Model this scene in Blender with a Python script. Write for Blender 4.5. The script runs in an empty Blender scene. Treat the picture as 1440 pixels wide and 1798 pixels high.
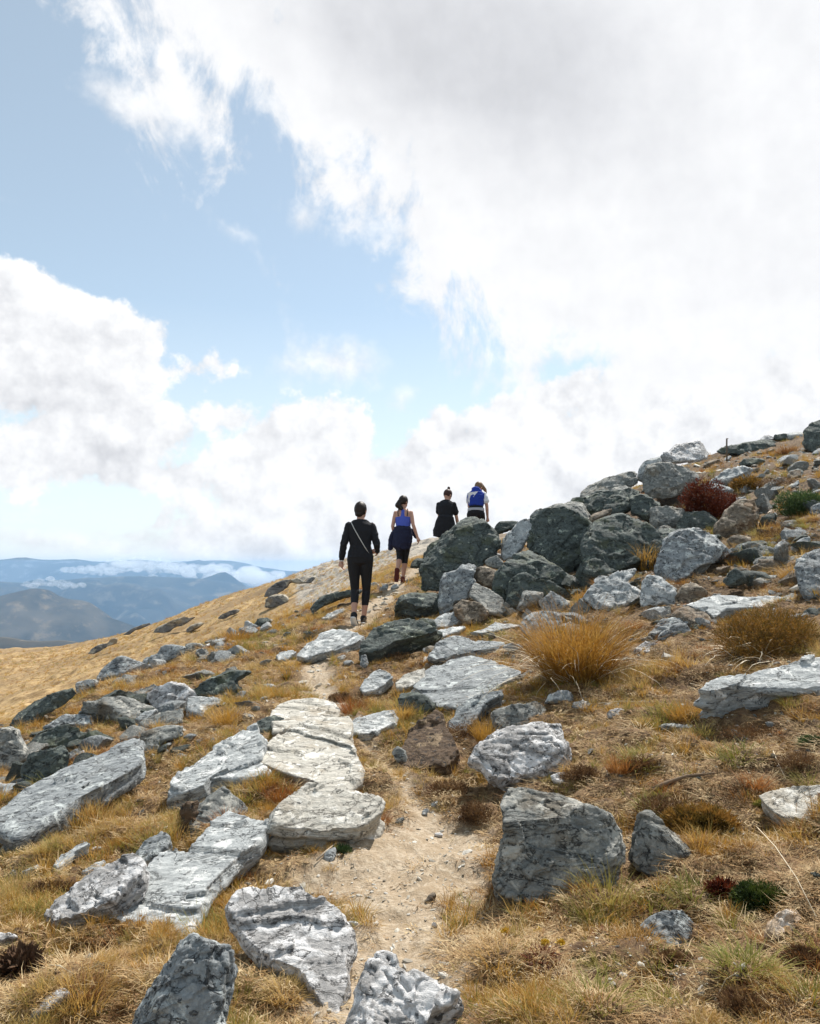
import bpy, math, random
import numpy as np
from mathutils import Vector, Matrix
from mathutils.bvhtree import BVHTree
S = bpy.context.scene
COL = S.collection
R = math.radians

# ------------------------------------------------------------------ camera
FPX = 1440.0                       # focal length in photo pixels
HORIZON = 992.0                    # eye level in the photo
PITCH = math.atan((HORIZON - 899.0) / FPX)
cam_data = bpy.data.cameras.new('camera')
cam = bpy.data.objects.new('camera', cam_data)
COL.objects.link(cam)
cam_data.sensor_fit = 'HORIZONTAL'
cam_data.sensor_width = 36.0
cam_data.lens = 36.0
cam_data.clip_start = 0.05
cam_data.clip_end = 100000.0
cam.rotation_euler = (math.pi / 2 + PITCH, 0, 0)
S.camera = cam

# ------------------------------------------------------------------ view
S.view_settings.view_transform = 'Standard'
S.view_settings.look = 'None'
S.view_settings.gamma = 1.0
S.view_settings.use_curve_mapping = False
S.view_settings.exposure = 0.50

# ------------------------------------------------------------------ sun
SUN_EL = R(54)
SUN_AZ = R(30)                     # clockwise from the direction the camera looks in
sd = bpy.data.lights.new('sun', 'SUN')
sd.energy = 4.6
sd.angle = R(0.53)
sd.color = (1.0, 0.955, 0.89)
sun = bpy.data.objects.new('sun', sd)
COL.objects.link(sun)
SUN_DIR = Vector((math.sin(SUN_AZ) * math.cos(SUN_EL), math.cos(SUN_AZ) * math.cos(SUN_EL), math.sin(SUN_EL)))
sun.rotation_euler = SUN_DIR.to_track_quat('Z', 'Y').to_euler()
S.cycles.volume_bounces = 4
S.cycles.max_bounces = 6
S.cycles.transparent_max_bounces = 12

# ------------------------------------------------------------------ node helper
class NT:
    """small wrapper to write node trees tersely"""
    def __init__(self, tree):
        self.t = tree; self.n = tree.nodes; self.l = tree.links
    def new(self, typ, **kw):
        nd = self.n.new(typ)
        for k, v in kw.items():
            setattr(nd, k, v)
        return nd
    def put(self, sock, v):
        if v is None: return
        if hasattr(v, 'is_output') or isinstance(v, bpy.types.NodeSocket):
            self.l.new(v, sock)
        else:
            sock.default_value = v
    def math(self, op, a, b=None, c=None, clamp=False):
        nd = self.new('ShaderNodeMath', operation=op, use_clamp=clamp)
        self.put(nd.inputs[0], a); self.put(nd.inputs[1], b); self.put(nd.inputs[2], c)
        return nd.outputs[0]
    def vmath(self, op, a, b=None, scale=None):
        nd = self.new('ShaderNodeVectorMath', operation=op)
        self.put(nd.inputs[0], a); self.put(nd.inputs[1], b)
        if scale is not None: self.put(nd.inputs['Scale'], scale)
        return nd.outputs['Value'] if op in ('LENGTH', 'DOT_PRODUCT', 'DISTANCE') else nd.outputs['Vector']
    def noise(self, vec, scale, detail=4, rough=0.55, dist=0.0, lac=2.0, typ=None):
        nd = self.new('ShaderNodeTexNoise')
        if typ: nd.noise_type = typ
        self.put(nd.inputs['Vector'], vec); nd.inputs['Scale'].default_value = scale
        nd.inputs['Detail'].default_value = detail; nd.inputs['Roughness'].default_value = rough
        nd.inputs['Distortion'].default_value = dist; nd.inputs['Lacunarity'].default_value = lac
        return nd
    def ramp(self, f, a, b, lo=0.0, hi=1.0, smooth=True):
        nd = self.new('ShaderNodeMapRange')
        nd.interpolation_type = 'SMOOTHSTEP' if smooth else 'LINEAR'
        self.put(nd.inputs[0], f); self.put(nd.inputs[1], a); self.put(nd.inputs[2], b)
        self.put(nd.inputs[3], lo); self.put(nd.inputs[4], hi)
        return nd.outputs[0]
    def mix(self, f, a, b, mode='MIX'):
        nd = self.new('ShaderNodeMix'); nd.data_type = 'RGBA'; nd.blend_type = mode
        self.put(nd.inputs[0], f)
        self.put(nd.inputs[6], a if not isinstance(a, tuple) else (*a[:3], 1))
        self.put(nd.inputs[7], b if not isinstance(b, tuple) else (*b[:3], 1))
        return nd.outputs[2]
    def comb(self, x, y, z):
        nd = self.new('ShaderNodeCombineXYZ')
        self.put(nd.inputs[0], x); self.put(nd.inputs[1], y); self.put(nd.inputs[2], z)
        return nd.outputs[0]

# ------------------------------------------------------------------ world: Nishita sky with procedural clouds
W = bpy.data.worlds.new('World'); S.world = W; W.use_nodes = True
w = NT(W.node_tree); w.n.clear()
sky = w.new('ShaderNodeTexSky'); sky.sky_type = 'NISHITA'; sky.sun_disc = False
sky.sun_elevation = SUN_EL; sky.sun_rotation = SUN_AZ
sky.altitude = 1500; sky.air_density = 1.0; sky.dust_density = 1.0; sky.ozone_density = 1.5
tc = w.new('ShaderNodeTexCoord')
D = w.vmath('NORMALIZE', tc.outputs['Generated'])
cp, sp_ = math.cos(PITCH), math.sin(PITCH)
df = w.math('MAXIMUM', w.vmath('DOT_PRODUCT', D, (0, cp, sp_)), 0.18)
da = w.vmath('DOT_PRODUCT', D, (1, 0, 0))
db = w.vmath('DOT_PRODUCT', D, (0, -sp_, cp))
U = w.math('MULTIPLY_ADD', w.math('DIVIDE', da, df), 1.44, 0.72)
V = w.math('MULTIPLY_ADD', w.math('DIVIDE', db, df), -1.44, 0.899)
P0 = w.comb(U, V, 0.0)
# domain warp so the outlines curl
wn = w.noise(D, 5.0, 3, 0.55)
wf = w.noise(D, 17.0, 4, 0.6)
warp = w.vmath('ADD', w.vmath('SCALE', w.vmath('SUBTRACT', wn.outputs['Color'], (0.5, 0.5, 0.5)), scale=0.11),
               w.vmath('SCALE', w.vmath('SUBTRACT', wf.outputs['Color'], (0.5, 0.5, 0.5)), scale=0.07))
P = w.vmath('ADD', P0, warp)
Pf = w.vmath('MULTIPLY', P, (1, 1, 0))
def lobe(cu, cv, ru, rv, rot=0.0):
    m = w.new('ShaderNodeMapping'); m.vector_type = 'TEXTURE'
    w.put(m.inputs['Vector'], Pf)
    m.inputs['Location'].default_value = (cu, cv, 0); m.inputs['Rotation'].default_value = (0, 0, R(rot))
    m.inputs['Scale'].default_value = (ru, rv, 1)
    ln = w.vmath('LENGTH', m.outputs[0])
    k = min(ru, rv)
    return w.math('MULTIPLY_ADD', ln, -k, k)          # about the distance inside the edge
def union(ls, k=0.03):
    a = ls[0]
    for b in ls[1:]:
        nd = w.new('ShaderNodeMath', operation='SMOOTH_MAX')
        w.put(nd.inputs[0], a); w.put(nd.inputs[1], b); nd.inputs[2].default_value = k
        a = nd.outputs[0]
    return a
mass = union([lobe(*a) for a in [
    (1.24, 0.24, 0.62, 0.46), (0.74, 0.10, 0.34, 0.25, 20), (0.40, 0.04, 0.22, 0.11, 40), (0.29, 0.13, 0.15, 0.035, 52),
    (0.60, 0.31, 0.10, 0.085, 30), (0.88, 0.42, 0.10, 0.13, 20), (1.22, 0.56, 0.38, 0.16)]])
cum = union([lobe(*a) for a in [
    (0.02, 0.60, 0.13, 0.14), (0.16, 0.65, 0.15, 0.12), (0.335, 0.645, 0.10, 0.032, -5), (0.13, 0.80, 0.19, 0.085),
    (0.56, 0.78, 0.13, 0.10), (0.47, 0.84, 0.13, 0.11), (0.66, 0.90, 0.32, 0.12), (0.80, 0.82, 0.12, 0.09),
    (0.94, 0.76, 0.11, 0.08), (1.22, 0.77, 0.30, 0.13), (1.03, 0.71, 0.12, 0.05), (1.42, 0.68, 0.14, 0.07), (0.56, 0.97, 0.36, 0.07), (0.92, 0.86, 0.16, 0.09), (0.28, 0.85, 0.10, 0.04), (0.25, 0.76, 0.09, 0.07), (0.40, 0.74, 0.07, 0.03)]], 0.02)
wisp = union([lobe(*a) for a in [
    (0.585, 0.632, 0.080, 0.036, 5), (0.712, 0.702, 0.020, 0.018), (0.54, 0.605, 0.018, 0.022), (0.39, 0.392, 0.075, 0.016, 22), (0.46, 0.46, 0.06, 0.010, 55),
    (0.005, 0.35, 0.010, 0.008), (0.52, 0.37, 0.035, 0.05), (0.72, 0.39, 0.09, 0.03), (0.25, 0.20, 0.09, 0.04, 30)]], 0.01)
low = union([lobe(*a) for a in [
    (0.05, 0.945, 0.18, 0.022, 3), (0.22, 0.968, 0.30, 0.020), (-0.02, 0.905, 0.09, 0.008)]], 0.01)
# beyond the frame the cloud field goes on by itself
g = w.vmath('LENGTH', w.vmath('MULTIPLY', w.vmath('SUBTRACT', P0, (0.72, 0.85, 0)), (0.95, 0.95, 0)))
basef = w.ramp(g, 1.0, 1.7, -0.30, 0.010)
nb = w.noise(D, 2.2, 7, 0.6)
basef = w.math('ADD', basef, w.math('MULTIPLY_ADD', nb.outputs[0], 0.35, -0.175))
# noises
stretch = w.new('ShaderNodeMapping'); w.put(stretch.inputs[0], D)
stretch.inputs['Rotation'].default_value = (0, R(-38), 0); stretch.inputs['Scale'].default_value = (1.45, 1.2, 0.85)
n_w = w.noise(stretch.outputs[0], 8.0, 10, 0.66, 0.35)
n_c = w.noise(D, 15.0, 10, 0.63)
n_l = w.noise(w.vmath('MULTIPLY', D, (1, 1, 3.2)), 22.0, 8, 0.6)
def bias(n, amp): return w.math('MULTIPLY_ADD', n, amp, -0.5 * amp)
f_mass = w.math('ADD', mass, bias(n_w.outputs[0], 0.46))
f_cum = w.math('ADD', cum, bias(n_c.outputs[0], 0.15))
f_wisp = w.math('ADD', wisp, bias(n_c.outputs[0], 0.13))
f_low = w.math('ADD', low, bias(n_l.outputs[0], 0.06))
a_mass = w.ramp(f_mass, -0.035, 0.060)
a_cum = w.ramp(f_cum, -0.004, 0.017)
a_wisp = w.ramp(f_wisp, -0.012, 0.05, 0.0, 0.85)
a_low = w.ramp(f_low, -0.008, 0.03, 0.0, 0.85)
a_base = w.ramp(basef, 0.0, 0.10)
inv = None
for a in (a_mass, a_cum, a_wisp, a_low, a_base):
    i = w.math('SUBTRACT', 1.0, a)
    inv = i if inv is None else w.math('MULTIPLY', inv, i)
alpha = w.math('SUBTRACT', 1.0, inv)
# brightness of the clouds: thick parts are greyer, sunward sides of billows brighter
n_s = w.noise(w.vmath('ADD', D, (0.012, 0.005, 0.016)), 15.0, 7, 0.60)
n_s0 = w.noise(D, 15.0, 7, 0.60)
rel = w.math('SUBTRACT', n_s0.outputs[0], n_s.outputs[0])
n_b = w.noise(D, 3.1, 5, 0.5)
thick = w.ramp(f_mass, 0.06, 0.36)
thick = w.math('MULTIPLY', thick, w.ramp(n_b.outputs[0], 0.34, 0.62, 0.35, 1.0))
greyspot = union([lobe(0.80, 0.06, 0.42, 0.20, 25), lobe(0.06, 0.70, 0.12, 0.06), lobe(0.20, 0.83, 0.10, 0.05)], 0.05)
gs = w.ramp(greyspot, -0.08, 0.16)
bright = w.math('ADD', w.math('MULTIPLY_ADD', thick, -0.055, 0.718), w.math('MULTIPLY', rel, w.math('MULTIPLY_ADD', a_mass, -0.52, 0.66)))
bright = w.math('ADD', bright, w.math('MULTIPLY', gs, -0.16))
bright = w.math('ADD', bright, bias(n_w.outputs[0], 0.05))
bright = w.math('MINIMUM', w.math('MAXIMUM', bright, 0.46), 0.80)
ccol = w.mix(w.ramp(bright, 0.5, 0.8), (0.94, 0.955, 1.0), (0.985, 0.99, 1.0))
ccol2 = w.vmath('SCALE', ccol, scale=bright)
bg_sky = w.new('ShaderNodeBackground')
# a thin high veil pales the blue
veil = w.mix(1.0, sky.outputs[0], (1.03, 1.0, 0.92), 'MULTIPLY')
veil = w.vmath('ADD', veil, (1.75, 1.90, 1.55))
dz_ = w.new('ShaderNodeSeparateXYZ'); w.l.new(D, dz_.inputs[0])
veil = w.mix(w.ramp(dz_.outputs[2], 0.0, 0.30, 0.85, 0.0, smooth=False), veil, (6.7, 7.3, 7.6))
w.put(bg_sky.inputs[0], veil); bg_sky.inputs[1].default_value = 0.095
bg_cl = w.new('ShaderNodeBackground'); w.put(bg_cl.inputs[0], ccol2); bg_cl.inputs[1].default_value = 1.0
mx = w.new('ShaderNodeMixShader')
w.put(mx.inputs[0], alpha); w.l.new(bg_sky.outputs[0], mx.inputs[1]); w.l.new(bg_cl.outputs[0], mx.inputs[2])
out = w.new('ShaderNodeOutputWorld'); w.l.new(mx.outputs[0], out.inputs[0])
W.cycles.sampling_method = 'MANUAL'; W.cycles.sample_map_resolution = 512

# ------------------------------------------------------------------ geometry helpers
rng = np.random.default_rng(7)
def ray(u, v):
    """direction through a photo pixel, scaled so that its forward component is 1"""
    a = (np.asarray(u, float) - 720.0) / FPX; b = -(np.asarray(v, float) - 899.0) / FPX
    y = cp - b * sp_; z = sp_ + b * cp
    return a / y, z / y

def _hash(ix, iy, iz, seed):
    h = (ix.astype(np.int64) * 374761393 + iy.astype(np.int64) * 668265263 + iz.astype(np.int64) * 2147483647 + seed * 974711)
    h = (h ^ (h >> 13)) * 1274126177
    h = h ^ (h >> 16)
    return ((h & 0xffffff) / float(0xffffff)).astype(np.float32)
def vnoise(p, seed=0):
    """value noise in -1..1 at points p (n,3)"""
    p = np.asarray(p, np.float64); f0 = np.floor(p); f = p - f0; i = f0.astype(np.int64)
    f = f * f * f * (f * (f * 6 - 15) + 10)
    r = 0
    for dx in (0, 1):
        wx = f[:, 0] if dx else 1 - f[:, 0]
        for dy in (0, 1):
            wy = f[:, 1] if dy else 1 - f[:, 1]
            for dz in (0, 1):
                wz = f[:, 2] if dz else 1 - f[:, 2]
                r = r + wx * wy * wz * _hash(i[:, 0] + dx, i[:, 1] + dy, i[:, 2] + dz, seed)
    return r * 2 - 1
def cells(p, seed=0):
    """Voronoi: hash of the nearest cell and distance to the border between cells"""
    p = np.asarray(p, np.float64); i = np.floor(p).astype(np.int64)
    d1 = np.full(len(p), 9.0); d2 = np.full(len(p), 9.0); hh = np.zeros(len(p))
    for dx in (-1, 0, 1):
        for dy in (-1, 0, 1):
            for dz in (-1, 0, 1):
                c = i + (dx, dy, dz)
                q = c + np.stack([_hash(c[:, 0], c[:, 1], c[:, 2], seed + k) for k in (1, 2, 3)], 1)
                d = np.linalg.norm(q - p, axis=1); h = _hash(c[:, 0], c[:, 1], c[:, 2], seed + 9)
                near = d < d1; d2 = np.where(near, d1, np.minimum(d2, d)); hh = np.where(near, h, hh); d1 = np.where(near, d, d1)
    return hh, d2 - d1
def fbm(p, octs=4, gain=0.5, seed=0, ridged=False):
    p = np.asarray(p, np.float64); a = 1.0; s = 0; tot = 0
    for o in range(octs):
        n = vnoise(p * (2.03 ** o) + 17.3 * o, seed + o)
        if ridged: n = 1 - 2 * np.abs(n)
        s = s + a * n; tot += a; a *= gain
    return s / tot

def mesh_obj(name, verts, faces, mat=None, parent=None, smooth=True, loc=None):
    me = bpy.data.meshes.new(name)
    if isinstance(verts, np.ndarray): verts = verts.tolist()
    me.from_pydata(verts, [], faces)
    me.update()
    return link_mesh(name, me, mat, parent, smooth, loc)
def link_mesh(name, me, mat=None, parent=None, smooth=True, loc=None):
    if mat is not None:
        me.materials.clear(); me.materials.append(mat)
    if smooth: me.polygons.foreach_set('use_smooth', np.ones(len(me.polygons), bool))
    o = bpy.data.objects.new(name, me); COL.objects.link(o)
    if parent is not None: o.parent = parent
    if loc is not None: o.location = loc
    return o
def grid_mesh(name, X, Y, Z, mat):
    """fast quad grid from 2-D arrays"""
    h, wd = X.shape
    co = np.stack([X, Y, Z], -1).reshape(-1, 3).astype(np.float32)
    idx = np.arange(h * wd).reshape(h, wd)
    q = np.stack([idx[:-1, :-1], idx[:-1, 1:], idx[1:, 1:], idx[1:, :-1]], -1).reshape(-1, 4)
    me = bpy.data.meshes.new(name)
    me.vertices.add(len(co)); me.vertices.foreach_set('co', co.ravel())
    me.loops.add(q.size); me.loops.foreach_set('vertex_index', q.ravel().astype(np.int32))
    me.polygons.add(len(q)); me.polygons.foreach_set('loop_start', np.arange(0, q.size, 4, dtype=np.int32))
    me.update(calc_edges=True); me.validate()
    return link_mesh(name, me, mat)
def tag(o, label=None, cat=None, group=None, kind=None):
    if label: o['label'] = label
    if cat: o['category'] = cat
    if group: o['group'] = group
    if kind: o['kind'] = kind
    return o
def empty(name, loc=(0, 0, 0), rz=0.0):
    o = bpy.data.objects.new(name, None); o.empty_display_size = 0.2
    COL.objects.link(o); o.location = loc; o.rotation_euler = (0, 0, rz)
    return o
def material(name):
    m = bpy.data.materials.new(name); m.use_nodes = True
    t = NT(m.node_tree); t.n.clear()
    o = t.new('ShaderNodeOutputMaterial'); b = t.new('ShaderNodeBsdfPrincipled')
    t.l.new(b.outputs[0], o.inputs[0])
    b.inputs['Roughness'].default_value = 0.85
    b.inputs['Specular IOR Level'].default_value = 0.3
    return m, t, b
def plain(name, col, rough=0.85, var=0.12, scale=40, bump=0.0):
    m, t, b = material(name)
    c = t.new('ShaderNodeTexCoord').outputs['Object']
    n = t.noise(c, scale, 4, 0.6)
    lo = tuple(x * (1 - var) for x in col); hi = tuple(min(1, x * (1 + var)) for x in col)
    t.put(b.inputs['Base Color'], t.mix(n.outputs[0], lo, hi)); b.inputs['Roughness'].default_value = rough
    if bump:
        bm = t.new('ShaderNodeBump'); bm.inputs['Distance'].default_value = bump; t.put(bm.inputs['Height'], n.outputs[0])
        t.l.new(bm.outputs[0], b.inputs['Normal'])
    return m
# ------------------------------------------------------------------ the ground sheet
# profiles: for a column of the photo, (row seen, distance) from near to far; hidden stretches go below the crest before them
PROF = {
 -900: [(1880,2.4),(1700,3.4),(1560,5),(1500,7),(1470,9),(1520,14),(1500,25),(1400,60),(1280,110),(1200,200),(1260,400)],
 -350: [(1798,2.8),(1620,4.0),(1500,5.5),(1420,7.2),(1390,9),(1420,14),(1370,26),(1290,50),(1200,110),(1150,210),(1200,400)],
 0:   [(1798,2.65),(1600,3.75),(1480,4.9),(1370,6.4),(1300,8.0),(1277,9.4),(1330,13),(1290,24),(1240,42),(1180,85),(1141,200),(1200,400)],
 150: [(1798,2.6),(1600,3.65),(1460,4.8),(1340,6.4),(1262,8.4),(1212,11.0),(1255,15),(1230,26),(1190,45),(1150,90),(1131,190),(1190,400)],
 300: [(1798,2.55),(1600,3.55),(1450,4.6),(1300,6.6),(1215,8.7),(1165,11.5),(1150,13.5),(1190,18),(1165,28),(1120,60),(1082,120),(1086,150),(1200,400)],
 450: [(1798,2.5),(1600,3.45),(1450,4.45),(1300,6.0),(1200,8.2),(1140,11),(1108,14),(1102,16),(1130,20),(1095,34),(1050,70),(1028,110),(1040,150),(1200,400)],
 600: [(1798,2.48),(1600,3.4),(1450,4.35),(1300,5.9),(1180,8.6),(1110,11),(1072,13.5),(1052,16.5),(1056,19),(1030,34),(990,60),(980,75),(1020,120),(1250,400)],
 720: [(1798,2.45),(1600,3.35),(1450,4.3),(1330,5.6),(1220,7.4),(1140,9.3),(1078,11.6),(1032,14.5),(1004,17),(990,19),(984,23),(962,38),(949,52),(990,90),(1250,400)],
 850: [(1798,2.42),(1600,3.3),(1440,4.5),(1310,5.8),(1200,7.3),(1110,9.4),(1062,11.2),(1015,14),(985,16.5),(970,18.5),(966,22),(940,38),(930,50),(990,90),(1250,400)],
 1000:[(1798,2.36),(1600,3.2),(1400,4.5),(1290,5.4),(1200,6.6),(1110,8.6),(1050,10.4),(990,12.8),(940,15.6),(918,17.6),(930,24),(940,45),(1000,90),(1250,400)],
 1150:[(1798,2.3),(1600,3.1),(1400,4.25),(1280,5.2),(1190,6.4),(1100,8.0),(1030,9.8),(960,12.4),(890,16.0),(845,19.5),(835,21),(860,28),(900,60),(1000,100),(1250,400)],
 1300:[(1798,2.25),(1600,3.02),(1400,4.05),(1270,5.0),(1180,6.1),(1090,7.7),(1010,9.6),(930,12.5),(860,16.3),(800,21.5),(782,25),(800,33),(860,60),(1000,110),(1250,400)],
 1440:[(1798,2.2),(1600,2.92),(1400,3.9),(1260,4.8),(1160,5.8),(1070,7.3),(990,9.0),(900,12.2),(830,16.2),(775,21.5),(756,26),(770,34),(850,60),(1000,110),(1250,400)],
 1800:[(1798,2.1),(1600,2.7),(1400,3.5),(1240,4.3),(1120,5.3),(1000,7.0),(900,9.0),(800,12.5),(720,17),(670,23),(655,28),(680,36),(800,60),(1000,110),(1250,400)],
 2600:[(1700,2.0),(1500,2.6),(1300,3.3),(1100,4.4),(950,5.6),(820,7.5),(700,10),(600,14),(540,19),(520,25),(540,32),(600,42),(760,70),(1000,120),(1250,400)],
}
GX = np.arange(-1.15, 1.30, 0.0039)
l_near = np.arange(math.log(1.1), math.log(7.5), 0.0085)
l_far = np.arange(math.log(7.5), math.log(400), 0.0105)
GL = np.concatenate([l_near, l_far])
def pchip(x, y, xi):
    x = np.asarray(x, float); y = np.asarray(y, float); h = np.diff(x); d = np.diff(y) / h
    m = np.zeros_like(x); m[1:-1] = np.where(d[:-1] * d[1:] > 0, 2 * d[:-1] * d[1:] / (d[:-1] + d[1:] + 1e-12), 0)
    m[0] = d[0]; m[-1] = d[-1]
    k = np.clip(np.searchsorted(x, xi) - 1, 0, len(x) - 2); t = (xi - x[k]) / h[k]; tc_ = np.clip(t, 0, 1)
    r = (y[k] * (1 + 2 * tc_) * (1 - tc_) ** 2 + y[k + 1] * tc_ ** 2 * (3 - 2 * tc_)
         + h[k] * m[k] * tc_ * (1 - tc_) ** 2 - h[k] * m[k + 1] * tc_ ** 2 * (1 - tc_))
    return r
colX, colZ = [], []
for u in sorted(PROF):
    pr = PROF[u]; vs = np.array([p[0] for p in pr], float); ys = np.array([p[1] for p in pr], float)
    X, Z = ray(np.full(len(vs), float(u)), vs)
    z = Z * ys                                    # real heights
    # extend towards the camera at the slope of the first stretch
    z0 = z[0] + (z[1] - z[0]) / (ys[1] - ys[0]) * (1.0 - ys[0]) * 0.7
    X = np.concatenate([[X[0]], X]); ys = np.concatenate([[1.0], ys]); z = np.concatenate([[z0], z])
    L = np.log(ys)
    colX.append(np.interp(GL, L, X)); colZ.append(pchip(L, z / ys, GL))
colX = np.array(colX); colZ = np.array(colZ)       # columns x rows
GZ = np.zeros((len(GL), len(GX)))
for r_ in range(len(GL)):
    GZ[r_] = pchip(colX[:, r_], colZ[:, r_], GX)
def smooth1(A, n, axis):
    k = np.exp(-0.5 * (np.arange(-n, n + 1) / (n / 2.2)) ** 2); k /= k.sum()
    pad = [(0, 0), (0, 0)]; pad[axis] = (n, n); B = np.pad(A, pad, mode='edge')
    return np.apply_along_axis(lambda q: np.convolve(q, k, 'valid'), axis, B)
GZ = smooth1(smooth1(GZ, 22, 1), 7, 0)
YY = np.exp(GL)[:, None] * np.ones(len(GX))[None]
XX = YY * GX[None]
flat = np.stack([XX, YY, np.zeros_like(XX)], -1).reshape(-1, 3)
PATH_PX = [(690,1900,.30),(690,1700,.25),(705,1590,.36),(722,1510,.56),(738,1460,.42),(738,1405,.10),(665,1320,.04),(600,1260,.08),(560,1205,.20),(555,1165,.20),(590,1125,.22),(635,1093,.24),(668,1055,.28),(695,1030,.3),(725,1008,.35),(760,990,.4)]

def zgrid(X, L):
    fx = np.clip((np.asarray(X) - GX[0]) / (GX[1] - GX[0]), 0, len(GX) - 1.001)
    fl = np.clip(np.interp(L, GL, np.arange(len(GL))), 0, len(GL) - 1.001)
    i = fx.astype(int); j = fl.astype(int); a = fx - i; b = fl - j
    return GZ[j, i] * (1 - a) * (1 - b) + GZ[j, i + 1] * a * (1 - b) + GZ[j + 1, i] * (1 - a) * b + GZ[j + 1, i + 1] * a * b
def ground_z(x, y):
    x = np.asarray(x, float); y = np.asarray(y, float)
    return zgrid(x / y, np.log(y)) * y
def hit(u, v, ymin=1.5):
    """first distance at which the ray through a pixel meets the ground"""
    X, Z = ray(u, v)
    col = zgrid(np.full(len(GL), float(X)), GL)
    ok = np.where((col >= float(Z)) & (np.exp(GL) > ymin))[0]
    if len(ok) == 0: return 25.0
    k = ok[0]
    if k == 0: return float(np.exp(GL[0]))
    a, b = col[k - 1], col[k]; t = (float(Z) - a) / (b - a + 1e-12)
    return float(np.exp(GL[k - 1] + (GL[k] - GL[k - 1]) * min(max(t, 0), 1)))
def ground_pt(u, v):
    y = hit(u, v); X, Z = ray(u, v)
    return Vector((float(X) * y, y, float(Z) * y))
path_pts = []
for (u, v, hw) in PATH_PX:
    if v > 1798: q = ground_pt(u, 1797); q = Vector((q.x * 0.6, 1.4, q.z))
    else: q = ground_pt(u, v)
    path_pts.append((q.x, q.y, hw))
path_pts = np.array(path_pts)
def path_mask(x, y):
    """1 in the middle of the track, 0 off it"""
    best = np.full(np.shape(x), -9.0)
    for (x0, y0, w0), (x1, y1, w1) in zip(path_pts[:-1], path_pts[1:]):
        dx, dy = x1 - x0, y1 - y0
        t = np.clip(((x - x0) * dx + (y - y0) * dy) / (dx * dx + dy * dy), 0, 1)
        d = np.hypot(x - x0 - t * dx, y - y0 - t * dy); ww = w0 + (w1 - w0) * t
        best = np.maximum(best, 1 - d / ww)
    return best
pm = path_mask(XX, YY)
wob = fbm(flat * 3.1, 3, 0.55, 5).reshape(XX.shape)
wob2 = fbm(flat * 14.0, 3, 0.6, 6).reshape(XX.shape)
pmask = np.clip((pm + 0.55 * wob + 0.45 * wob2 + 0.10) / 0.55, 0, 1)
# relief: hummocks, little terraces, crumbs; smaller on the track
n1 = fbm(flat * (1.1, 1.1, 1), 3, 0.5, 11).reshape(XX.shape)
n2 = fbm(flat * 4.3, 4, 0.55, 12).reshape(XX.shape)
n3 = fbm(flat * 21.0, 3, 0.6, 13).reshape(XX.shape)
amp_far = np.clip(YY / 9, 1, 5)
off = 1 - 0.50 * pmask
dz = (0.055 * amp_far * n1 + off * (0.052 * n2 + 0.015 * n3 + 0.022 * np.round(2.2 * n2)) + 0.003 * n3)
far = np.clip((YY - 26) / 25, 0, 1)
nf = fbm(flat * (0.05, 0.035, 1), 5, 0.55, 21).reshape(XX.shape)
dz = dz * (1 - far) + far * (nf * 0.55 + 0.16 * fbm(flat * 1.3, 4, 0.65, 23).reshape(XX.shape) + 0.45 * fbm(flat * 0.35, 4, 0.6, 22).reshape(XX.shape))
dz = dz - 0.035 * np.clip(pm + 0.3, 0, 1)          # the track is worn in
GZ = GZ + dz / YY

m_ground, t, b = material('dry_hillside_soil')
geo = t.new('ShaderNodeNewGeometry').outputs['Position']
at = t.new('ShaderNodeAttribute'); at.attribute_name = 'track'
big = t.noise(geo, 0.9, 4, 0.6); mid = t.noise(geo, 5.5, 6, 0.65); fine = t.noise(geo, 60, 6, 0.7); fine2 = t.noise(geo, 23, 5, 0.7)
soil = t.mix(t.ramp(mid.outputs[0], 0.35, 0.65), (0.045, 0.023, 0.011), (0.19, 0.115, 0.06))
straw = t.mix(t.ramp(fine.outputs[0], 0.35, 0.68), (0.15, 0.085, 0.032), (0.46, 0.33, 0.17))
base = t.mix(t.ramp(t.math('ADD', t.math('MULTIPLY', fine2.outputs[0], 0.6), t.math('MULTIPLY', big.outputs[0], 0.4)), 0.43, 0.62), soil, straw)
dirt = t.mix(t.ramp(fine.outputs[0], 0.3, 0.7), (0.25, 0.185, 0.12), (0.53, 0.435, 0.32))
dirt = t.mix(t.ramp(mid.outputs[0], 0.38, 0.62, 0.0, 0.75), dirt, (0.33, 0.245, 0.155))
dirt = t.mix(t.ramp(fine2.outputs[0], 0.48, 0.66, 0.0, 0.7), dirt, (0.55, 0.46, 0.34))
# the far grass slope: golden with worn patches and grey stony streaks
sep = t.new('ShaderNodeSeparateXYZ'); t.l.new(geo, sep.inputs[0])
fn1 = t.noise(geo, 0.05, 6, 0.62); fn2 = t.noise(t.vmath('MULTIPLY', geo, (1, 0.35, 2.5)), 1.1, 9, 0.80)
gold = t.mix(t.ramp(fn2.outputs[0], 0.36, 0.64), (0.15, 0.088, 0.030), (0.50, 0.345, 0.165))
gold = t.mix(t.ramp(fn1.outputs[0], 0.42, 0.62, 0.0, 0.85), gold, (0.22, 0.145, 0.070))
at2 = t.new('ShaderNodeAttribute'); at2.attribute_name = 'stony'
fn3 = t.noise(t.vmath('MULTIPLY', geo, (1, 0.5, 2.0)), 1.6, 7, 0.75)
scree = t.mix(t.ramp(fn3.outputs[0], 0.36, 0.62), (0.13, 0.12, 0.105), (0.43, 0.375, 0.30))
gold = t.mix(t.ramp(t.math('ADD', at2.outputs['Fac'], t.math('MULTIPLY_ADD', fn3.outputs[0], 0.9, -0.45)), 0.3, 0.6), gold, scree)
near = t.mix(at.outputs['Fac'], base, dirt)
rs = t.math('MULTIPLY', t.ramp(t.math('DIVIDE', sep.outputs[0], sep.outputs[1]), 0.10, 0.22), t.ramp(sep.outputs[1], 6.5, 10.0))
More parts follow.
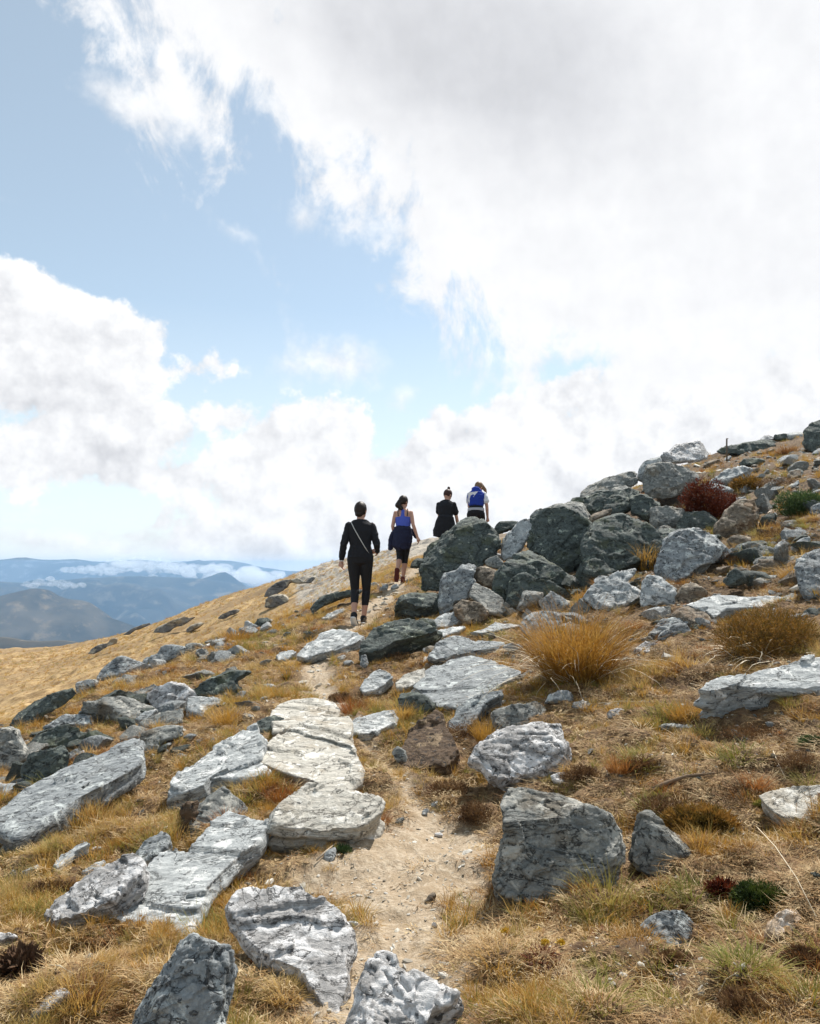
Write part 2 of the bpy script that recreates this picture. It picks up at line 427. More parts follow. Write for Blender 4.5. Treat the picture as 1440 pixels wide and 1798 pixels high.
near = t.mix(t.math('MULTIPLY', rs, 0.75), near, t.mix(t.ramp(fine2.outputs[0], 0.40, 0.62), (0.045, 0.026, 0.015), (0.20, 0.14, 0.085)))
col = t.mix(t.math('MULTIPLY', t.ramp(sep.outputs[1], 17.5, 26.0), t.ramp(t.math('DIVIDE', sep.outputs[0], sep.outputs[1]), 0.06, 0.16, 1.0, 0.0)), near, gold)
t.put(b.inputs['Base Color'], col); b.inputs['Roughness'].default_value = 0.95
hsum = t.math('ADD', t.math('MULTIPLY', fine.outputs[0], 0.5), t.math('MULTIPLY', fine2.outputs[0], 0.9))
bp = t.new('ShaderNodeBump'); bp.inputs['Strength'].default_value = 0.9; bp.inputs['Distance'].default_value = 0.018
t.put(bp.inputs['Height'], hsum); t.l.new(bp.outputs[0], b.inputs['Normal'])
XG, YG, ZG = XX, YY, GZ * YY
ground = grid_mesh('ground', XG, YG, ZG, m_ground)
ground['kind'] = 'structure'
a_ = ground.data.attributes.new('track', 'FLOAT', 'POINT'); a_.data.foreach_set('value', pmask.ravel().astype(np.float32))
# stony ground: the ridge flank behind the walkers and the rock bands on the golden slope
_, vv = None, None
def px_of(x, y, z):
    yy = y * cp + z * sp_; zz = -y * sp_ + z * cp
    return 720 + FPX * x / yy, 899 - FPX * zz / yy
ug, vg = px_of(XG, YG, ZG)
def band(u0, v0, u1, v1, wd):
    """a rock band on the slope between two places, found where they lie on the ground"""
    p, q = ground_pt(u0, v0), ground_pt(u1, v1)
    lx0, ly0, lx1, ly1 = p.x, math.log(p.y), q.x, math.log(q.y)
    sx = 0.5 * (p.y + q.y)
    A = np.stack([XG / sx, GL[:, None] * np.ones_like(XG) * 0.35], -1)
    a = np.array([lx0 / sx, ly0 * 0.35]); c = np.array([lx1 / sx, ly1 * 0.35]); d = c - a
    tt = np.clip(((A - a) @ d) / (d @ d + 1e-9), 0, 1)
    dist = np.hypot(A[..., 0] - a[0] - tt * d[0], A[..., 1] - a[1] - tt * d[1])
    return np.clip(1 - dist / wd, 0, 1)
st = 1.15 * np.clip((XG / YG - (-0.15)) / 0.03, 0, 1) * np.clip((YG - 26) / 8, 0, 1)
a_ = ground.data.attributes.new('stony', 'FLOAT', 'POINT'); a_.data.foreach_set('value', (st * (YG > 22)).ravel().astype(np.float32))
# ------------------------------------------------------------------ mountains across the valley, valley floor, haze
VALLEY = -1150.0
def mountain_mat(name, c1, c2, c3, sc):
    m, t, b = material(name)
    g = t.new('ShaderNodeNewGeometry').outputs['Position']
    n = t.noise(g, sc, 8, 0.62); n2 = t.noise(g, sc * 5, 6, 0.65)
    c = t.mix(t.ramp(n.outputs[0], 0.36, 0.62), c1, c2)
    c = t.mix(t.ramp(n2.outputs[0], 0.52, 0.70, 0.0, 0.8), c, c3)
    t.put(b.inputs['Base Color'], c); b.inputs['Roughness'].default_value = 1.0; b.inputs['Specular IOR Level'].default_value = 0.0
    return m
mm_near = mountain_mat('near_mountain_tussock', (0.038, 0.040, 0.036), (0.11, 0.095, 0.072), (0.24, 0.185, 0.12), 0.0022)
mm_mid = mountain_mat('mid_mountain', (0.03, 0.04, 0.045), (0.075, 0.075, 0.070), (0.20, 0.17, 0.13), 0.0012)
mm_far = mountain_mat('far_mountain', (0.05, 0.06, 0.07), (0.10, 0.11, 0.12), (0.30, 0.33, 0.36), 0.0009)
def mountain(name, crest, Y0, dn, df_, mat, amp, freq, nx=360, ny=120, seed=1, warp=0.0):
    """a ridge: crest = [(u, v)] skyline seen in the photo at distance Y0"""
    us = np.array([c[0] for c in crest], float); vs = np.array([c[1] for c in crest], float)
    X, Z = ray(us, vs)
    gx = np.linspace(X[0], X[-1], nx); hz = pchip(X, Z * Y0, gx)
    s = np.linspace(-1, 1, ny)                                  # -1 near foot, 0 crest, 1 far foot
    yy = np.where(s < 0, Y0 + s * dn, Y0 + s * df_)
    GXm, SS = np.meshgrid(gx, s); YYm = np.repeat(yy[:, None], nx, 1)
    prof = 1 - np.abs(SS) ** 1.15 
    Xw = GXm * Y0
    pts = np.stack([Xw * freq, YYm * freq, np.zeros_like(Xw)], -1).reshape(-1, 3)
    rd = fbm(pts, 6, 0.5, seed, ridged=True).reshape(Xw.shape)
    h = VALLEY - 60 + (hz[None] - VALLEY + 60) * prof
    h = h + amp * (rd - 0.25) * np.clip(np.abs(SS) * 3.0, 0.10, 1) * np.clip((1.03 - np.abs(SS)) * 3, 0, 1)
    o = grid_mesh(name, Xw, YYm, h, mat); o['kind'] = 'structure'
    return o
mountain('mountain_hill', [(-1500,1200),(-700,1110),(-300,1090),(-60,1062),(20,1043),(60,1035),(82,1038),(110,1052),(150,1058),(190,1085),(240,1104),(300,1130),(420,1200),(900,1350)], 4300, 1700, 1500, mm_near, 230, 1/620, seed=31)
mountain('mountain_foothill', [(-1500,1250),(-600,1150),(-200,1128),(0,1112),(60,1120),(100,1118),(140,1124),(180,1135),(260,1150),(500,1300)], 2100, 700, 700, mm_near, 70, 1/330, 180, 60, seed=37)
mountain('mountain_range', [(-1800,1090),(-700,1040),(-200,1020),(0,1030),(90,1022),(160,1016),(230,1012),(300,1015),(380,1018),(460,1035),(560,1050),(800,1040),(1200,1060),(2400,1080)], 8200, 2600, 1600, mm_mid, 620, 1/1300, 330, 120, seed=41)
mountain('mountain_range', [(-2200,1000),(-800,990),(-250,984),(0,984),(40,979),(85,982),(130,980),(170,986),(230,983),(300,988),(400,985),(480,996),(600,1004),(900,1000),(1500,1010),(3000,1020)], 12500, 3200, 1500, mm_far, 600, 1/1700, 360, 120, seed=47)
m_val, t, b = material('valley_floor'); g = t.new('ShaderNodeNewGeometry').outputs['Position']
n = t.noise(g, 0.0015, 6, 0.6)
t.put(b.inputs['Base Color'], t.mix(t.ramp(n.outputs[0], 0.4, 0.6), (0.05, 0.06, 0.04), (0.15, 0.12, 0.08))); b.inputs['Roughness'].default_value = 1
gx, gy = np.meshgrid(np.linspace(-17000, 17000, 40), np.linspace(-2500, 14400, 30))
vf = grid_mesh('valley_floor', gx, gy, np.full_like(gx, VALLEY), m_val); vf['kind'] = 'structure'

# low valley clouds drifting against the far ranges: lumpy sunlit bodies
m_cloud = bpy.data.materials.new('valley_cloud'); m_cloud.use_nodes = True; ct = NT(m_cloud.node_tree); ct.n.clear()
cv = ct.new('ShaderNodeVolumePrincipled'); cv.inputs['Color'].default_value = (1, 1, 1, 1); cv.inputs['Density'].default_value = 0.0075; cv.inputs['Anisotropy'].default_value = 0.3
co_ = ct.new('ShaderNodeOutputMaterial'); ct.l.new(cv.outputs[0], co_.inputs['Volume'])
import bmesh
def cloud(blobs, Y0, label, seed):
    """blobs: (u, v, half width px, half height px)"""
    rr = random.Random(seed); bm = bmesh.new()
    k = Y0 / FPX
    for (u, v, ru, rv) in blobs:
        n = max(4, int(ru / rv * 4))
        for i in range(n):
            uu = u + rr.uniform(-1, 1) * ru; e = math.sqrt(max(0.05, 1 - ((uu - u) / ru) ** 2))
            vv2 = v + rr.uniform(-0.5, 0.6) * rv * e; X, Z = ray(uu, vv2); rad = rv * k * rr.uniform(0.45, 0.9) * (0.4 + 0.6 * e)
            y = Y0 + rr.uniform(-1, 1) * rv * k * 1.5
            mt = Matrix.Translation((float(X) * y, y, float(Z) * y)) @ Matrix.Diagonal((rad * rr.uniform(1.2, 2.0), rad * 1.2, rad * 0.75, 1))
            bmesh.ops.create_icosphere(bm, subdivisions=3, radius=1.0, matrix=mt)
    me = bpy.data.meshes.new('cloud'); bm.to_mesh(me); bm.free()
    co = np.zeros(len(me.vertices) * 3, np.float32); me.vertices.foreach_get('co', co); co = co.reshape(-1, 3)
    nn = np.zeros_like(co).ravel(); me.vertices.foreach_get('normal', nn); nn = nn.reshape(-1, 3)
    rv = blobs[0][3] * k
    co2 = co + nn * (fbm(co / (rv * 0.9), 5, 0.6, seed)[:, None] * rv * 0.55)
    me.vertices.foreach_set('co', co2.astype(np.float32).ravel()); me.update()
    o = link_mesh('cloud', me, m_cloud); tag(o, label, 'cloud')
    return o
cloud([(92,1026,52,8),(78,1020,20,9),(118,1027,30,6)], 6200, 'small flat white cloud hovering just above the dark rounded hill', 3)
cloud([(165,1000,50,11),(235,996,60,15),(300,998,60,12),(370,1004,60,17),(268,1015,16,7),(435,1014,60,26),(345,1018,18,8),(250,986,60,8)], 9300, 'long white cloud bank lying along the blue far ranges', 9)

# the air itself
hz_m = bpy.data.materials.new('air_haze'); hz_m.use_nodes = True; ht = NT(hz_m.node_tree); ht.n.clear()
pv = ht.new('ShaderNodeVolumePrincipled'); pv.inputs['Color'].default_value = (0.42, 0.68, 1.0, 1)
pv.inputs['Density'].default_value = 7.2e-5; pv.inputs['Anisotropy'].default_value = 0.2
ho = ht.new('ShaderNodeOutputMaterial'); ht.l.new(pv.outputs[0], ho.inputs['Volume'])
x0, x1, y0, y1, z0, z1 = -18000, 18000, -3000, 14600, VALLEY - 62 - 1, 60
x0 = -40000; x1 = 40000
hb = mesh_obj('haze', [(x0,y0,z0),(x1,y0,z0),(x1,y1,z0),(x0,y1,z0),(x0,y0,z1),(x1,y0,z1),(x1,y1,z1),(x0,y1,z1)],
    [(0,3,2,1),(4,5,6,7),(0,1,5,4),(1,2,6,5),(2,3,7,6),(3,0,4,7)], hz_m, smooth=False)
hb['kind'] = 'stuff'
# ------------------------------------------------------------------ rock materials (schist: banded, lichen-spotted)
def rock_mat(name, dark, light, lichen, la=0.5, spots=0.4, stain=None, band=1.0, sc=1.0):
    m, t, b = material(name)
    oi = t.new('ShaderNodeObjectInfo')
    tcn = t.new('ShaderNodeTexCoord').outputs['Object']
    c = t.vmath('ADD', tcn, t.vmath('SCALE', t.comb(oi.outputs['Random'], 0.3, oi.outputs['Random']), scale=37.0))
    c = t.vmath('SCALE', c, scale=sc)
    st = t.vmath('MULTIPLY', c, (1.0, 2.6, 9.0))
    n_big = t.noise(c, 2.3, 5, 0.6)
    n_band = t.noise(st, 9.5, 8, 0.70, 0.7)
    n_fine = t.noise(c, 55, 6, 0.72)
    n_lich = t.noise(c, 9.0, 8, 0.68, 0.4)
    n_spot = t.noise(t.vmath('ADD', c, (5, 3, 1)), 26.0, 5, 0.62)
    base = t.mix(t.ramp(n_band.outputs[0], 0.50 - 0.16 * band, 0.50 + 0.14 * band), dark, light)
    mid = tuple((a + q) * 0.5 for a, q in zip(dark, light))
    base = t.mix(t.ramp(n_big.outputs[0], 0.40, 0.62, 0.0, 0.6), base, mid)
    base = t.mix(t.ramp(n_fine.outputs[0], 0.35, 0.70, 0.0, 0.6), base, tuple(x * 0.62 for x in mid))
    if stain:
        n_st = t.noise(c, 3.1, 6, 0.6)
        base = t.mix(t.ramp(n_st.outputs[0], 0.52, 0.66, 0.0, 0.7), base, stain)
    # pale crust lichen / quartz
    base = t.mix(t.ramp(n_lich.outputs[0], 0.60 - 0.16 * la, 0.66 - 0.12 * la, 0.0, 0.9), base, lichen)
    # black lichen freckles
    base = t.mix(t.ramp(n_spot.outputs[0], 0.66 - 0.14 * spots, 0.70 - 0.12 * spots, 0.0, 0.85), base, (0.018, 0.020, 0.022))
    # thin cracks
    n_ck = t.noise(t.vmath('MULTIPLY', c, (1, 1.7, 3.2)), 3.2, 7, 0.62, 0.6)
    ck = t.math('ABSOLUTE', t.math('SUBTRACT', n_ck.outputs[0], 0.5))
    crack = t.ramp(ck, 0.0, 0.013, 1.0, 0.0)
    base = t.mix(t.math('MULTIPLY', crack, 0.8), base, tuple(x * 0.3 for x in dark))
    t.put(b.inputs['Base Color'], base); b.inputs['Roughness'].default_value = 0.78; b.inputs['Specular IOR Level'].default_value = 0.35
    h = t.math('ADD', t.math('MULTIPLY', n_band.outputs[0], 0.9), t.math('MULTIPLY', n_fine.outputs[0], 0.28))
    h = t.math('ADD', h, t.math('MULTIPLY', n_lich.outputs[0], 0.35)); h = t.math('SUBTRACT', h, t.math('MULTIPLY', crack, 0.5))
    bp = t.new('ShaderNodeBump'); bp.inputs['Strength'].default_value = 0.85; bp.inputs['Distance'].default_value = 0.024
    t.put(bp.inputs['Height'], h); t.l.new(bp.outputs[0], b.inputs['Normal'])
    return m
RM = {
 'pale':  rock_mat('pale_schist', (0.22, 0.235, 0.24), (0.58, 0.60, 0.585), (0.74, 0.74, 0.71), 0.45, 0.25),
 'warm':  rock_mat('worn_path_stone', (0.36, 0.33, 0.28), (0.66, 0.63, 0.55), (0.74, 0.71, 0.64), 0.5, 0.02, (0.36, 0.30, 0.22), 1.3),
 'blue':  rock_mat('blue_grey_schist', (0.115, 0.13, 0.14), (0.43, 0.45, 0.445), (0.55, 0.58, 0.56), 0.35, 0.5),
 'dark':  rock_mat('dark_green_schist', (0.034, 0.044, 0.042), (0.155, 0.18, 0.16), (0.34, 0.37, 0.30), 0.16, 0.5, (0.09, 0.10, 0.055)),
 'grey':  rock_mat('grey_schist', (0.10, 0.108, 0.105), (0.38, 0.38, 0.345), (0.50, 0.48, 0.42), 0.4, 0.4, (0.17, 0.135, 0.09)),
 'white': rock_mat('quartz_veined_rock', (0.22, 0.215, 0.21), (0.54, 0.52, 0.50), (0.76, 0.745, 0.73), 0.85, 0.42),
 'brown': rock_mat('brown_weathered_rock', (0.09, 0.07, 0.05), (0.32, 0.26, 0.19), (0.45, 0.38, 0.28), 0.3, 0.3, (0.22, 0.13, 0.06)),
 'orange':rock_mat('ochre_quartz', (0.40, 0.26, 0.16), (0.72, 0.55, 0.38), (0.85, 0.76, 0.66), 0.7, 0.1),
 'farband': rock_mat('far_slope_rock', (0.05, 0.05, 0.052), (0.26, 0.25, 0.235), (0.42, 0.38, 0.30), 0.5, 0.3, (0.30, 0.21, 0.10), 1.0, 0.12),
 'earth': rock_mat('bare_earth_bank', (0.045, 0.026, 0.014), (0.16, 0.10, 0.055), (0.27, 0.19, 0.11), 0.3, 0.5, (0.10, 0.055, 0.025)),
}
TILE = {'A': (0, 900, 1/2.996), 'B': (480, 1000, 1/3), 'C': (900, 720, 1/2.667), 'D': (900, 1100, 1/2.667), 'E': (0, 1350, 1/3),
        'F': (400, 1350, 1/2.88), 'G': (840, 1350, 1/2.4), 'P': (560, 820, 0.25), 'H': (1080, 740, 0.25), 'X': (0, 0, 1)}
# (label, material, tile, outline, tilt towards the viewer, lean right, thickness m, lift m, distance m or None)
ROCKS = [
# --- left-hand boulder field
('long dark slab speckled with lichen sloping to the left edge','blue','A',[(-90,1600),(0,1540),(100,1440),(330,1320),(620,1215),(735,1180),(750,1260),(745,1300),(560,1420),(430,1490),(290,1585),(110,1685),(0,1640)],16,-10,.16,.10,None),
('thin brownish flake lying on the long speckled slab','brown','A',[(345,1455),(400,1415),(465,1410),(440,1450),(370,1480)],25,-10,.03,.15,5.9),
('white quartz chip on the upper edge of the long speckled slab','white','A',[(378,1282),(410,1255),(450,1250),(430,1275),(385,1295)],30,-8,.04,.12,6.9),
('dark angular boulder behind the left end of the long speckled slab','dark','A',[(95,1440),(95,1330),(150,1265),(240,1240),(310,1220),(345,1260),(330,1320),(200,1400),(110,1450)],55,-18,.30,.0,6.3),
('dark ridge-backed boulder between the left edge and the pale topped block','dark','A',[(130,1215),(200,1160),(330,1105),(420,1130),(480,1160),(400,1210),(300,1270),(250,1290),(150,1290)],42,-15,.32,.10,6.9),
('dark wedge of rock with broken corner below the pale topped block','dark','A',[(370,1205),(430,1170),(500,1148),(605,1190),(560,1235),(470,1255),(390,1250)],55,5,.18,.0,6.9),
('rounded dark slab behind the ridge-backed boulder on the left','blue','A',[(230,1130),(250,1080),(320,1035),(410,1035),(472,1060),(475,1110),(400,1110),(330,1110),(250,1145)],35,-8,.28,.06,7.6),
('pale topped block with a deep black shaded front in the left boulder field','grey','A',[(415,985),(470,978),(600,975),(740,985),(800,1010),(825,1040),(700,1090),(640,1072),(560,1020),(470,1000)],26,8,.44,.33,7.6),
('narrow pale sliver at the right foot of the black fronted block','pale','A',[(700,1088),(760,1045),(825,1030),(805,1062),(730,1096)],40,0,.06,.05,7.2),
('white veined peaked rock behind the black fronted block','white','A',[(760,965),(800,915),(900,888),(960,900),(1030,950),(1010,990),(960,1012),(860,1040),(828,1040),(780,1000)],52,-8,.25,.0,8.0),
('upper layer of the split grey rock beside the long speckled slab','grey','A',[(735,1105),(800,1065),(870,1045),(960,1030),(962,1105),(850,1125),(745,1135)],38,-6,.10,.05,7.0),
('lower layer of the split grey rock beside the long speckled slab','grey','A',[(735,1150),(850,1128),(945,1115),(952,1160),(840,1210),(825,1250),(772,1268),(742,1215)],50,-8,.14,.02,6.7),
('flat pale topped cube of rock at the right of the left boulder field','pale','A',[(1000,960),(1060,952),(1125,962),(1185,985),(1135,1030),(1112,1078),(1050,1068),(985,1040)],34,6,.30,.20,7.3),
('long dark jagged rock sloping behind the pale topped cube','dark','A',[(1000,912),(1100,860),(1200,828),(1300,795),(1318,832),(1245,880),(1262,925),(1200,975),(1100,962),(1035,960)],52,-10,.28,.0,9.2),
('grey rounded boulder cut by the left edge of the photo','grey','A',[(-110,1370),(-100,1180),(0,1122),(80,1135),(100,1190),(130,1240),(140,1290),(60,1345),(0,1372)],60,5,.35,.0,6.7),
('flat dark stone beneath the rounded boulder at the left edge','grey','A',[(-60,1400),(0,1385),(60,1388),(72,1402),(0,1422),(-60,1425)],30,0,.07,.04,6.3),
('white flat stone at the left edge above the long speckled slab','pale','A',[(-70,1440),(0,1425),(95,1420),(100,1450),(40,1510),(0,1528),(-70,1530)],34,-4,.10,.07,6.1),
('dark crusted outcrop on the far left brow above the golden slope','dark','A',[(40,1110),(60,1075),(90,1050),(180,995),(300,940),(372,912),(382,948),(300,1010),(220,1050),(160,1092),(80,1128)],48,-18,.35,.0,8.9),
('knobbly rock on the brow right of the dark crusted outcrop','blue','A',[(398,885),(430,878),(520,878),(500,912),(440,948),(398,955)],50,0,.22,.0,10.2),
('sharp crested pale rock group on the brow of the left slope','blue','A',[(505,858),(560,790),(600,770),(650,752),(700,770),(790,800),(700,832),(620,852),(520,876)],48,4,.32,.0,11.0),
('broad blocky outcrop on the brow next to the sharp crested rock','blue','A',[(740,788),(790,755),(832,738),(842,702),(930,688),(980,700),(982,735),(880,770),(780,802)],52,-4,.35,.0,12.0),
('small dark cap stone right of the blocky brow outcrop','grey','A',[(970,692),(1010,682),(1055,685),(1078,700),(1010,726),(982,738)],50,0,.22,.0,12.8),
('thin white slab pointing up the brow beside a grass tuft','pale','A',[(1075,695),(1120,672),(1190,648),(1202,664),(1150,682),(1095,702)],30,-6,.10,.05,13.2),
('little pointed rock standing alone on the left skyline slope','pale','A',[(1284,612),(1286,568),(1300,562),(1325,580),(1378,602),(1330,622),(1295,622)],60,5,.2,.0,14.5),
('low grey stone half sunk in grass below the pointed rock','grey','A',[(1095,785),(1130,755),(1175,738),(1235,738),(1255,762),(1200,792),(1120,792)],45,0,.15,.0,11.2),
('long low weathered mound of grey stone in the upper left grass','grey','A',[(672,965),(730,925),(800,905),(862,902),(800,930),(765,960),(720,972)],34,-5,.12,.03,9.5),
('thin flat stone in brown grass near the brow outcrop','pale','A',[(812,832),(850,818),(890,813),(902,826),(860,838),(825,842)],35,0,.06,.03,10.9),
('flat white pebble stone beside the golden grass left of the track','pale','A',[(1375,908),(1400,898),(1440,900),(1455,912),(1440,926),(1390,926)],40,0,.08,.04,9.0),
('small pale stone at the tip of the jagged dark rock','pale','A',[(1200,978),(1215,962),(1240,965),(1240,982),(1215,990)],45,0,.08,.02,8.1),
# --- centre-left slabs
('long pale slab rising from lower left to the path stones','pale','A',[(868,1482),(930,1400),(990,1330),(1130,1230),(1280,1140),(1345,1108),(1385,1180),(1352,1262),(1290,1302),(1150,1362),(1100,1392),(1080,1422),(960,1468)],17,-9,.18,.14,None),
('thin mauve ledge wedged under the long pale slab','pale','A',[(1095,1405),(1200,1365),(1350,1288),(1412,1340),(1392,1372),(1340,1388),(1180,1392)],20,-4,.07,.04,None),
('small dark grey stone wedged above the long pale slab','dark','A',[(1345,1098),(1400,1072),(1440,1062),(1500,1075),(1480,1140),(1400,1180),(1352,1145)],45,5,.13,.05,6.4),
('white flat stone just below the long speckled slab','pale','A',[(215,1668),(240,1622),(300,1612),(372,1608),(330,1638),(262,1668)],28,-8,.05,.03,None),
('small peaked stone in the grass right of the long speckled slab','pale','A',[(518,1532),(550,1495),(582,1468),(642,1458),(610,1490),(560,1525)],45,-10,.10,.0,None),
('flush pale stone strip in the lower left grass','pale','E',[(280,498),(310,450),(400,402),(450,380),(470,395),(400,430),(340,480),(300,522)],18,-10,.05,.015,None),
('narrow white stone strip above the streaked slab','pale','E',[(430,545),(480,505),(540,478),(555,490),(510,520),(460,548)],22,-10,.05,.02,None),
('small white chip beside the flush stone strip','pale','E',[(458,432),(490,410),(540,404),(520,425),(480,442)],30,-5,.04,.02,None),
('pale stone sliver near the left edge of the lower grass','pale','E',[(100,552),(150,520),(200,498),(218,508),(170,535),(125,560)],22,-10,.04,.02,None),
('faint greyish flat stone in the far lower left grass','grey','E',[(0,440),(0,400),(60,380),(70,395),(40,430)],25,-5,.05,.02,None),
('grey green cracked rock behind the big pale slab at lower left','grey','E',[(1000,185),(1040,130),(1085,98),(1180,88),(1320,168),(1280,220),(1200,262),(1060,342),(1020,332),(1000,262)],36,8,.20,.08,5.0),
('dark split rock face left of the grey green cracked rock','earth','E',[(955,172),(1018,165),(1005,260),(1035,350),(1010,432),(900,436),(885,380),(930,300),(938,210)],62,-30,.18,.0,4.85),
('big pale lichen covered slab spreading across the lower left','pale','E',[(530,780),(620,680),(770,520),(850,440),(1000,440),(1080,340),(1200,240),(1330,280),(1420,300),(1372,400),(1230,480),(1160,550),(1090,620),(1050,720),(992,842),(930,852),(905,800),(760,792),(620,768),(545,800)],20,-8,.15,.05,None),
('purple streaked slab tilted beside the big pale lichen slab','white','E',[(228,792),(290,690),(400,620),(560,510),(700,455),(765,500),(742,562),(600,692),(450,762),(280,812)],26,-16,.12,.04,None),
('smooth grey capstone at the upper end of the purple streaked slab','blue','E',[(700,442),(760,382),(850,330),(886,345),(870,402),(780,502),(750,492)],28,-12,.12,.08,None),
('pyramid shaped black mottled rock at the bottom edge','blue','E',[(620,1480),(650,1344),(740,1190),(830,1030),(920,900),(985,866),(1060,900),(1182,940),(1212,1050),(1182,1200),(1140,1344),(1120,1480)],56,-14,.20,.0,2.25),
('white streaked narrow stone near the lower left corner','white','E',[(120,1310),(200,1210),(270,1160),(330,1132),(362,1160),(290,1240),(200,1312),(150,1325)],28,-12,.07,.03,None),
('flat white stone cut by the left edge near the dead plant','white','E',[(-50,895),(-40,865),(0,858),(60,860),(92,880),(40,892),(0,902)],30,0,.06,.03,None),
('small bluish stone cluster in the lower left tufts','blue','E',[(436,992),(455,975),(482,968),(490,985),(462,1012),(445,1008)],45,0,.05,.01,None),
# --- path slabs
('worn pale slab split by a notch below the big pale lichen slab path end','warm','F',[(215,290),(240,245),(300,150),(400,80),(560,90),(620,100),(700,130),(790,168),(765,232),(700,282),(620,318),(500,318),(400,300),(300,300)],25,4,.20,.115,None),
('white lobed quartz rock at the bottom left of the dirt track','white','F',[(5,690),(50,640),(120,603),(172,638),(250,620),(372,613),(432,670),(480,663),(542,700),(600,790),(622,870),(592,950),(612,1080),(562,1230),(540,1292),(500,1252),(440,1142),(360,1012),(240,962),(180,922),(80,820),(20,742)],24,-3,.15,.07,None),
('pinkish white lumpy rock at the bottom centre of the photo','white','F',[(560,1420),(620,1242),(660,1150),(720,960),(770,898),(832,910),(850,980),(900,1032),(1000,1040),(1130,1072),(1172,1122),(1120,1180),(1040,1215),(1000,1300),(960,1420)],36,4,.22,.03,2.22),
('white angular slab on the track below the first walker','pale','B',[(120,458),(240,340),(310,313),(390,325),(482,345),(445,382),(330,422),(182,467)],24,-4,.12,.04,None),
('thin pale slab touching the left of the white angular slab','pale','B',[(12,452),(50,432),(100,420),(125,440),(70,478),(25,475)],24,-4,.06,.02,None),
('upper pale paving slab where the track meets the stones','warm','B',[(-20,790),(0,738),(80,700),(210,683),(322,710),(345,740),(330,785),(240,810),(100,840),(0,850)],16,-2,.11,.03,None),
('large smooth pale slab stepped on in the middle of the track','warm','B',[(-85,970),(0,885),(100,830),(180,808),(300,795),(400,788),(420,830),(400,900),(422,960),(466,1040),(455,1100),(390,1142),(290,1130),(180,1082),(60,1042),(-70,1002)],18,-2,.15,.09,None),
('greenish grey flat slab to the right of the large smooth slab','pale','B',[(400,812),(470,775),(560,750),(650,738),(645,800),(545,857),(420,855)],20,0,.10,.03,None),
('small white wedge stone on the right bank of the track','pale','B',[(450,622),(510,540),(560,513),(600,530),(637,560),(560,622),(480,650)],34,-4,.14,.07,None),
('tan flat stone leaning on the big blue grey slab','warm','B',[(640,597),(700,548),(760,528),(797,520),(790,560),(768,592),(700,622),(650,627)],30,-4,.08,.10,None),
('big flat blue grey slab right of the track centre','blue','B',[(735,617),(790,540),(930,458),(1040,433),(1100,450),(1200,500),(1310,540),(1242,582),(1100,642),(962,712),(862,692),(762,632)],22,3,.16,.06,None),
('dark broken rock tucked under the big flat blue grey slab','dark','B',[(652,680),(662,640),(760,640),(850,690),(842,732),(742,782),(662,742)],55,-5,.20,.0,6.9),
('tilted blue grey slab edged into the earth bank','blue','B',[(920,832),(962,720),(1062,650),(1192,628),(1202,660),(1102,722),(1062,792),(1002,882),(950,902)],38,-14,.14,.0,None),
('rounded layered stone like a stack of shells on the bank','grey','B',[(1150,745),(1230,718),(1385,688),(1435,718),(1425,770),(1400,800),(1302,842),(1182,842)],50,2,.20,.0,None),
('black and white crusted boulder on the right bank','white','X',[(822,1337),(850,1293),(880,1277),(945,1262),(988,1264),(992,1295),(1003,1326),(990,1350),(930,1372),(888,1385),(862,1364),(845,1345)],48,4,.26,.0,None),
('brown earth bank crumbling beside the track','earth','B',[(650,985),(690,900),(760,800),(862,735),(950,900),(975,960),(925,1035),(780,1045),(700,1042)],26,-8,.16,.03,None),
('grey stone face showing in the crumbling earth bank','grey','B',[(612,955),(650,930),(690,950),(700,1032),(660,1022),(640,1000)],58,-20,.08,.0,None),
('dark overhanging slab with a bright edge beside the track','dark','B',[(455,440),(470,380),(530,310),(600,280),(650,262),(790,272),(882,312),(800,342),(640,385),(520,442)],40,-6,.26,.10,None),
('small bluish prop stone under the dark overhanging slab','blue','B',[(455,452),(490,448),(500,490),(485,522),(460,524)],60,-5,.10,.0,None),
('dark flake leaning behind the overhanging slab','dark','B',[(730,272),(790,252),(842,250),(862,292),(782,302)],45,5,.12,.02,9.6),
('pale ribbed slab in front of the tall leaning slab','pale','B',[(838,268),(900,225),(982,213),(992,260),(932,302),(862,302)],38,-6,.12,.03,None),
('brownish block resting against the foot of the tall leaning slab','brown','B',[(950,185),(1000,150),(1060,158),(1110,195),(1142,232),(1082,272),(1002,278),(960,232)],55,5,.22,.0,9.9),
('smooth grey slab slanting across the dark hollow','grey','B',[(1030,132),(1060,63),(1160,110),(1252,190),(1202,237),(1130,220)],48,8,.16,.0,10.2),
('small pale stone at the lower tip of the slanting grey slab','pale','B',[(1168,228),(1200,195),(1262,200),(1240,238),(1200,245)],50,0,.12,.0,None),
('upright grey stone right of the dark hollow','grey','B',[(1280,212),(1298,150),(1312,108),(1382,108),(1442,130),(1402,182),(1292,217)],58,4,.22,.0,None),
('mottled grey rock behind the large tussock on its left','blue','C',[(30,1005),(62,960),(150,938),(232,940),(235,1000),(190,1052),(100,1062),(40,1032)],52,0,.22,.0,None),
('bluish angular stone on top of the mottled rock beside the tussock','blue','C',[(130,885),(180,843),(232,868),(272,910),(242,942),(152,942)],55,5,.20,.05,9.6),
('flat pale slab above the big flat blue grey slab','blue','B',[(810,452),(900,370),(962,353),(1082,380),(1212,390),(1225,410),(1102,430),(1002,442),(862,472)],24,0,.13,.03,None),
('thin pale stone strip in the orange grass near the mottled rock','pale','B',[(1030,330),(1100,312),(1172,272),(1290,288),(1300,298),(1200,312),(1100,335)],24,0,.06,.02,None),
('ragged pale stones trailing from the overhanging slab','pale','B',[(790,352),(880,318),(992,290),(1010,298),(862,382),(802,372)],28,-6,.08,.02,None),
